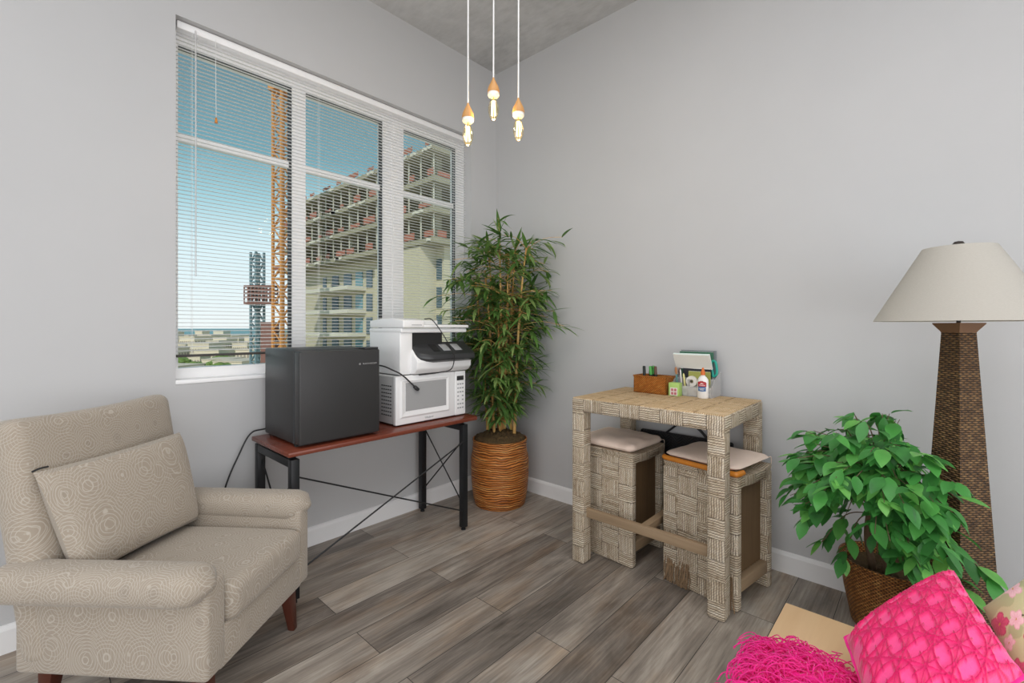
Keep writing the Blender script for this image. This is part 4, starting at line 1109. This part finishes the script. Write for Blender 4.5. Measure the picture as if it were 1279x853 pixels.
# pink yarn throw
ty = empty('yarn_throw', (-1.50, -2.42, .42), 0, 'hot pink fringed yarn throw bunched on the bench corner', 'throw')
b = nb(); n = 60; grid = {}
for i in range(n+1):
    for j in range(n+1):
        u, v = 2*i/n-1, 2*j/n-1
        r = math.hypot(u, v); k = max(0, 1-r**2.2*.55)
        x = u*.17 + .02*noise.noise(Vector((u*3, v*3, 1))); y = v*.12 + .02*noise.noise(Vector((u*3, v*3, 9)))
        z = .006 + .055*k*(.45+.55*abs(sin(u*5.5+v*3+1.5*noise.noise(Vector((u*2, v*2, 0)))))) + .012*noise.noise(Vector((u*9, v*9, 5)))
        grid[i, j] = b.verts.new((x, y, max(.003, z*(1 if r < 1.2 else .3))))
for i in range(n):
    for j in range(n): b.faces.new((grid[i, j], grid[i+1, j], grid[i+1, j+1], grid[i, j+1]))
obj('knit_body', b, 'pink_yarn', ty)
b = nb(); rg = random.Random(4)
for k in range(900):
    u, v = rg.uniform(-1, 1), rg.uniform(-1, 1); x, y = u*.16, v*.115
    kk = max(.15, 1-(u*u+v*v)*.5); z = .012+.06*kk*(.45+.55*abs(sin(u*5.5+v*3)))
    a = rg.gauss(1.9, .6) if rg.random() < .7 else rg.uniform(0, 6.3); L_ = rg.uniform(.03, .07)
    P = [(x, y, z), (x+cos(a)*L_*.4, y+sin(a)*L_*.4, z+rg.uniform(0, .012)), (x+cos(a)*L_*.8, y+sin(a)*L_*.8, max(.004, z-rg.uniform(0, .012))), (x+cos(a+.4)*L_, y+sin(a+.4)*L_, max(.004, z-rg.uniform(.01, .03)))]
    tube(b, smooth_path(P, 3), .0013, 4)
obj('fringe', b, 'pink_yarn', ty)

# ------------------------------------------------------------------ outside the window
GZ = -24.0
struct('ground_terrain', box(nb(), -900, 1500, 6, 820, GZ-1, GZ), 'city_ground', smooth=False)
struct('sea', box(nb(), -6000, 9000, 820, 12000, GZ-1, GZ-.2), 'sea', smooth=False)
# building under construction, parallel to the room
BX, BY0, BY1, RZ = 22.1, 29.5, 64.0, 17.3
cb = empty('construction_building', (BX, BY0, GZ), 0, 'cream high rise under construction with open upper floors outside the window', 'building')
bx = BX+12
def part(name, mat, *boxes):
    b = nb()
    for q in boxes: box(b, *q)
    return obj(name, b, mat, cb, smooth=False)
LYB = BY1-BY0
zl = [17.3, 14.6, 11.9, 9.2]
for zz in zl:
    z_ = zz-GZ
    part('floor_slab', 'ext_concrete', (0, 30, 0, LYB, z_-.45, z_))
    b = nb(); yy = 0
    rb = random.Random(int(zz*10))
    while yy < LYB:
        w_ = rb.uniform(.6, 2.2)
        box(b, -.05, .02, yy, yy+w_, z_+.1, z_+rb.uniform(.4, .8)); yy += w_+rb.uniform(.3, 2.5)
    xx = .5
    while xx < 26:
        w_ = rb.uniform(.6, 2.2); box(b, xx, xx+w_, -.05, .02, z_+.1, z_+rb.uniform(.4, .8)); xx += w_+rb.uniform(.3, 2.5)
    obj('safety_barrier', b, 'ext_red', cb, smooth=False)
    b = nb()
    for k in range(9):
        y_ = rb.uniform(0, LYB-2); box(b, -.12, -.04, y_, y_+rb.uniform(.5, 1.8), z_-.32, z_-.06)
    obj('slab_edge_form', b, 'ext_white', cb, smooth=False)
for z0_, z1_ in ((9.2, 11.9), (11.9, 14.6), (14.6, 17.3)):
    for xx in (1.2, 8):
        yy = 1.2
        while yy < LYB:
            part('column', 'ext_concrete', (xx, xx+.7, yy, yy+.7, z0_-GZ, z1_-GZ-.45)); yy += 7.6
    part('infill_wall', 'ext_mesh', (2.2, 24, 2.5, LYB-2, z0_-GZ, z1_-GZ-.45))
b = nb()
yy = .6
while yy < LYB:
    for z0_, z1_ in ((9.2, 11.9), (11.9, 14.6), (14.6, 17.3)): box(b, .5, .60, yy, yy+.10, z0_-GZ, z1_-GZ-.45)
    yy += 1.9
obj('scaffold_props', b, 'ext_white', cb, smooth=False)
# lower body, set back, with window strips and balconies
part('tower_body', 'ext_cream', (2.0, 24, 1.0, LYB-2, 0, 8.75-GZ))
part('stair_tower', 'ext_cream', (.2, 3.2, 2.2, 5.2, 0, 9.3-GZ-.6), (.6, 3, 8.2, 10.6, 0, 7.3-GZ))
for (y0_, y1_, mt) in ((10.9, 12.0, 'ext_window'), (13.4, 14.6, 'ext_window'), (15.5, 17.0, 'ext_teal_glass'), (18.0, 19.8, 'ext_window'), (21.2, 22.8, 'ext_window'), (24.4, 25.3, 'ext_window'), (6.0, 7.4, 'ext_window'), (1.3, 2.0, 'ext_window')):
    for k in range(8):
        zt = 7.6-2.6*k
        part('window', mt, (1.9, 2.05, y0_, y1_, zt-1.9-GZ, zt-GZ))
for k in range(6):
    zt = 8.2-2.6*(k+1)+.15
    part('balcony', 'ext_white', (-.2, 2.0, 14.8, 26.2, zt-GZ-.3, zt-GZ+.12))
for k in range(4):
    zt = 8.2-2.6*(k+1)+.15
    part('balcony', 'ext_white', (.9, 2.0, 3.6, 9.2, zt-GZ-.25, zt-GZ+.12))
# masts: lattice geometry
def lattice(bm, w, z0_, z1_, step, r):
    h = w/2
    for sx_ in (-1, 1):
        for sy_ in (-1, 1): box(bm, sx_*h-r, sx_*h+r, sy_*h-r, sy_*h+r, z0_, z1_)
    z = z0_; k = 0
    C4 = [(-h, -h), (h, -h), (h, h), (-h, h)]
    while z < z1_-step*.5:
        for i in range(4):
            a, c_ = C4[i], C4[(i+1) % 4]
            tube(bm, [(a[0], a[1], z), (c_[0], c_[1], z)], r*.7, 4)
            p, q = (a, c_) if (k+i) % 2 else (c_, a)
            tube(bm, [(p[0], p[1], z), (q[0], q[1], z+step)], r*.7, 4)
        z += step; k += 1
cr = empty('tower_crane', (15.15, 44.48, GZ), radians(20), 'orange lattice crane mast standing before the unfinished building', 'crane')
b = nb(); lattice(b, 1.15, 0, 24.8-GZ, 1.25, .11); obj('mast', b, 'ext_orange', cr, smooth=False)
b = nb(); lattice(b, .45, 0, 20-GZ, .9, .06); obj('hoist_rail', b, 'ext_yellow', cr, smooth=False, loc=(1.15, -.3, 0))
obj('mast_head', box(nb(), -.9, .9, -.9, .9, 24.4-GZ, 24.8-GZ), 'ext_orange', cr, smooth=False)
hm = empty('hoist_mast', (18.88, 62.58, GZ), radians(15), 'blue grey lattice hoist mast left of the orange crane', 'mast')
b = nb(); lattice(b, 1.1, 0, 11.1-GZ, 1.3, .12); obj('mast', b, 'ext_steel', hm, smooth=False)
hp = empty('work_platform', (18.72, 60.77, 4.23), math.atan2(-2.86, 2.63), 'brown caged work platform on the blue grey mast', 'platform')
b = nb(); box(b, -1.9, 1.9, -.6, .6, 0, .25); box(b, -1.9, 1.9, -.6, .6, 2.15, 2.4)
obj('platform_deck', b, 'ext_hoist', hp, smooth=False)
b = nb()
for k in range(9):
    x = -1.85+k*.4625; box(b, x-.06, x+.06, -.6, -.5, .25, 2.15); box(b, x-.06, x+.06, .5, .6, .25, 2.15)
for zz in (.75, 1.25, 1.7):
    box(b, -1.9, 1.9, -.62, -.56, zz, zz+.22); box(b, -1.9, 1.9, .56, .62, zz, zz+.22)
obj('cage', b, 'ext_hoist', hp, smooth=False)
sc2 = empty('hoist_cabin', (18.1, 56.0, GZ), math.atan2(-2.86, 2.63), 'brown hoist cabin stack at the foot of the orange crane', 'cabin')
b = nb(); box(b, -.75, .75, -.7, .7, 0, 1.9-GZ); obj('cabin_body', b, 'ext_hoist', sc2, smooth=False)
b = nb()
for k in range(14): box(b, -.77, .77, -.72, .72, 1.6-GZ-k*.9, 1.85-GZ-k*.9)
obj('cabin_bands', b, 'ext_hoist', sc2, smooth=False)
# far city: low cream blocks
cbase = empty('city_building', (0, 0, GZ), 0, 'low cream building of the far city seen under the blind', 'building', 'low cream buildings of the far city')
obj('wall', box(nb(), -1, 1, -1, 1, 0, 1), 'city_cream', cbase, smooth=False)
obj('roof', box(nb(), -1.03, 1.03, -1.03, 1.03, 1, 1.06), 'city_roof', cbase, smooth=False)
b = nb()
for zz in (.2, .55):
    for k in range(7):
        x = -.9+k*.27; box(b, x, x+.14, -1.02, 1.02, zz, zz+.2); box(b, -1.02, 1.02, x, x+.14, zz, zz+.2)
obj('window_band', b, 'city_window', cbase, smooth=False)
rgc = random.Random(12)
taken = []
def free_spot(D0, D1, r, p0=205, p1=352, tries=400):
    for _ in range(tries):
        D = rgc.uniform(D0, D1); px_ = rgc.uniform(p0, p1); p = CAM + FW*D + RT*((px_-640)/571*D)
        if all(math.hypot(p.x-q[0], p.y-q[1]) > r+q[2] for q in taken):
            taken.append((p.x, p.y, r)); return p
spots = []
for D0, D1, n_, hs in ((300, 420, 14, (9, 13)), (420, 560, 12, (11, 16)), (560, 760, 14, (12, 19)), (190, 300, 10, (4, 8))):
    for _ in range(n_):
        a_, c_ = rgc.uniform(6, 14), rgc.uniform(5, 9)
        p = free_spot(D0, D1, math.hypot(a_, c_)*1.04)
        if p is not None: spots.append((p.x, p.y, a_, c_, rgc.uniform(*hs)))
for k, (x, y, a_, c_, hgt) in enumerate(spots):
    o = cbase if k == 0 else copy_tree(cbase)
    o.location = (x, y, GZ); o.scale = (a_, c_, hgt); o.rotation_euler = (0, 0, rgc.uniform(-.2, .2)+.75)
# trees between the city blocks
tr = empty('city_tree', (0, 0, GZ), 0, 'round green tree among the far city buildings', 'tree', 'green trees of the far city')
b = nb(); bmesh.ops.create_icosphere(b, subdivisions=4, radius=1)
for v in b.verts: v.co *= 1+.22*noise.noise(v.co*2.4)+.14*noise.noise(v.co*6); v.co.z = v.co.z*.8+1.5
obj('crown', b, 'city_tree', tr); obj('trunk', tube(nb(), [(0, 0, 0), (0, 0, 1.2)], .12, 8), 'bark', tr)
for k in range(40):
    s_ = rgc.uniform(2.2, 4.6); p = free_spot(120, 360, s_*1.9)
    if p is None: continue
    o = tr if k == 0 else copy_tree(tr)
    o.location = (p.x, p.y, GZ); o.scale = (s_*1.5, s_*1.5, s_)
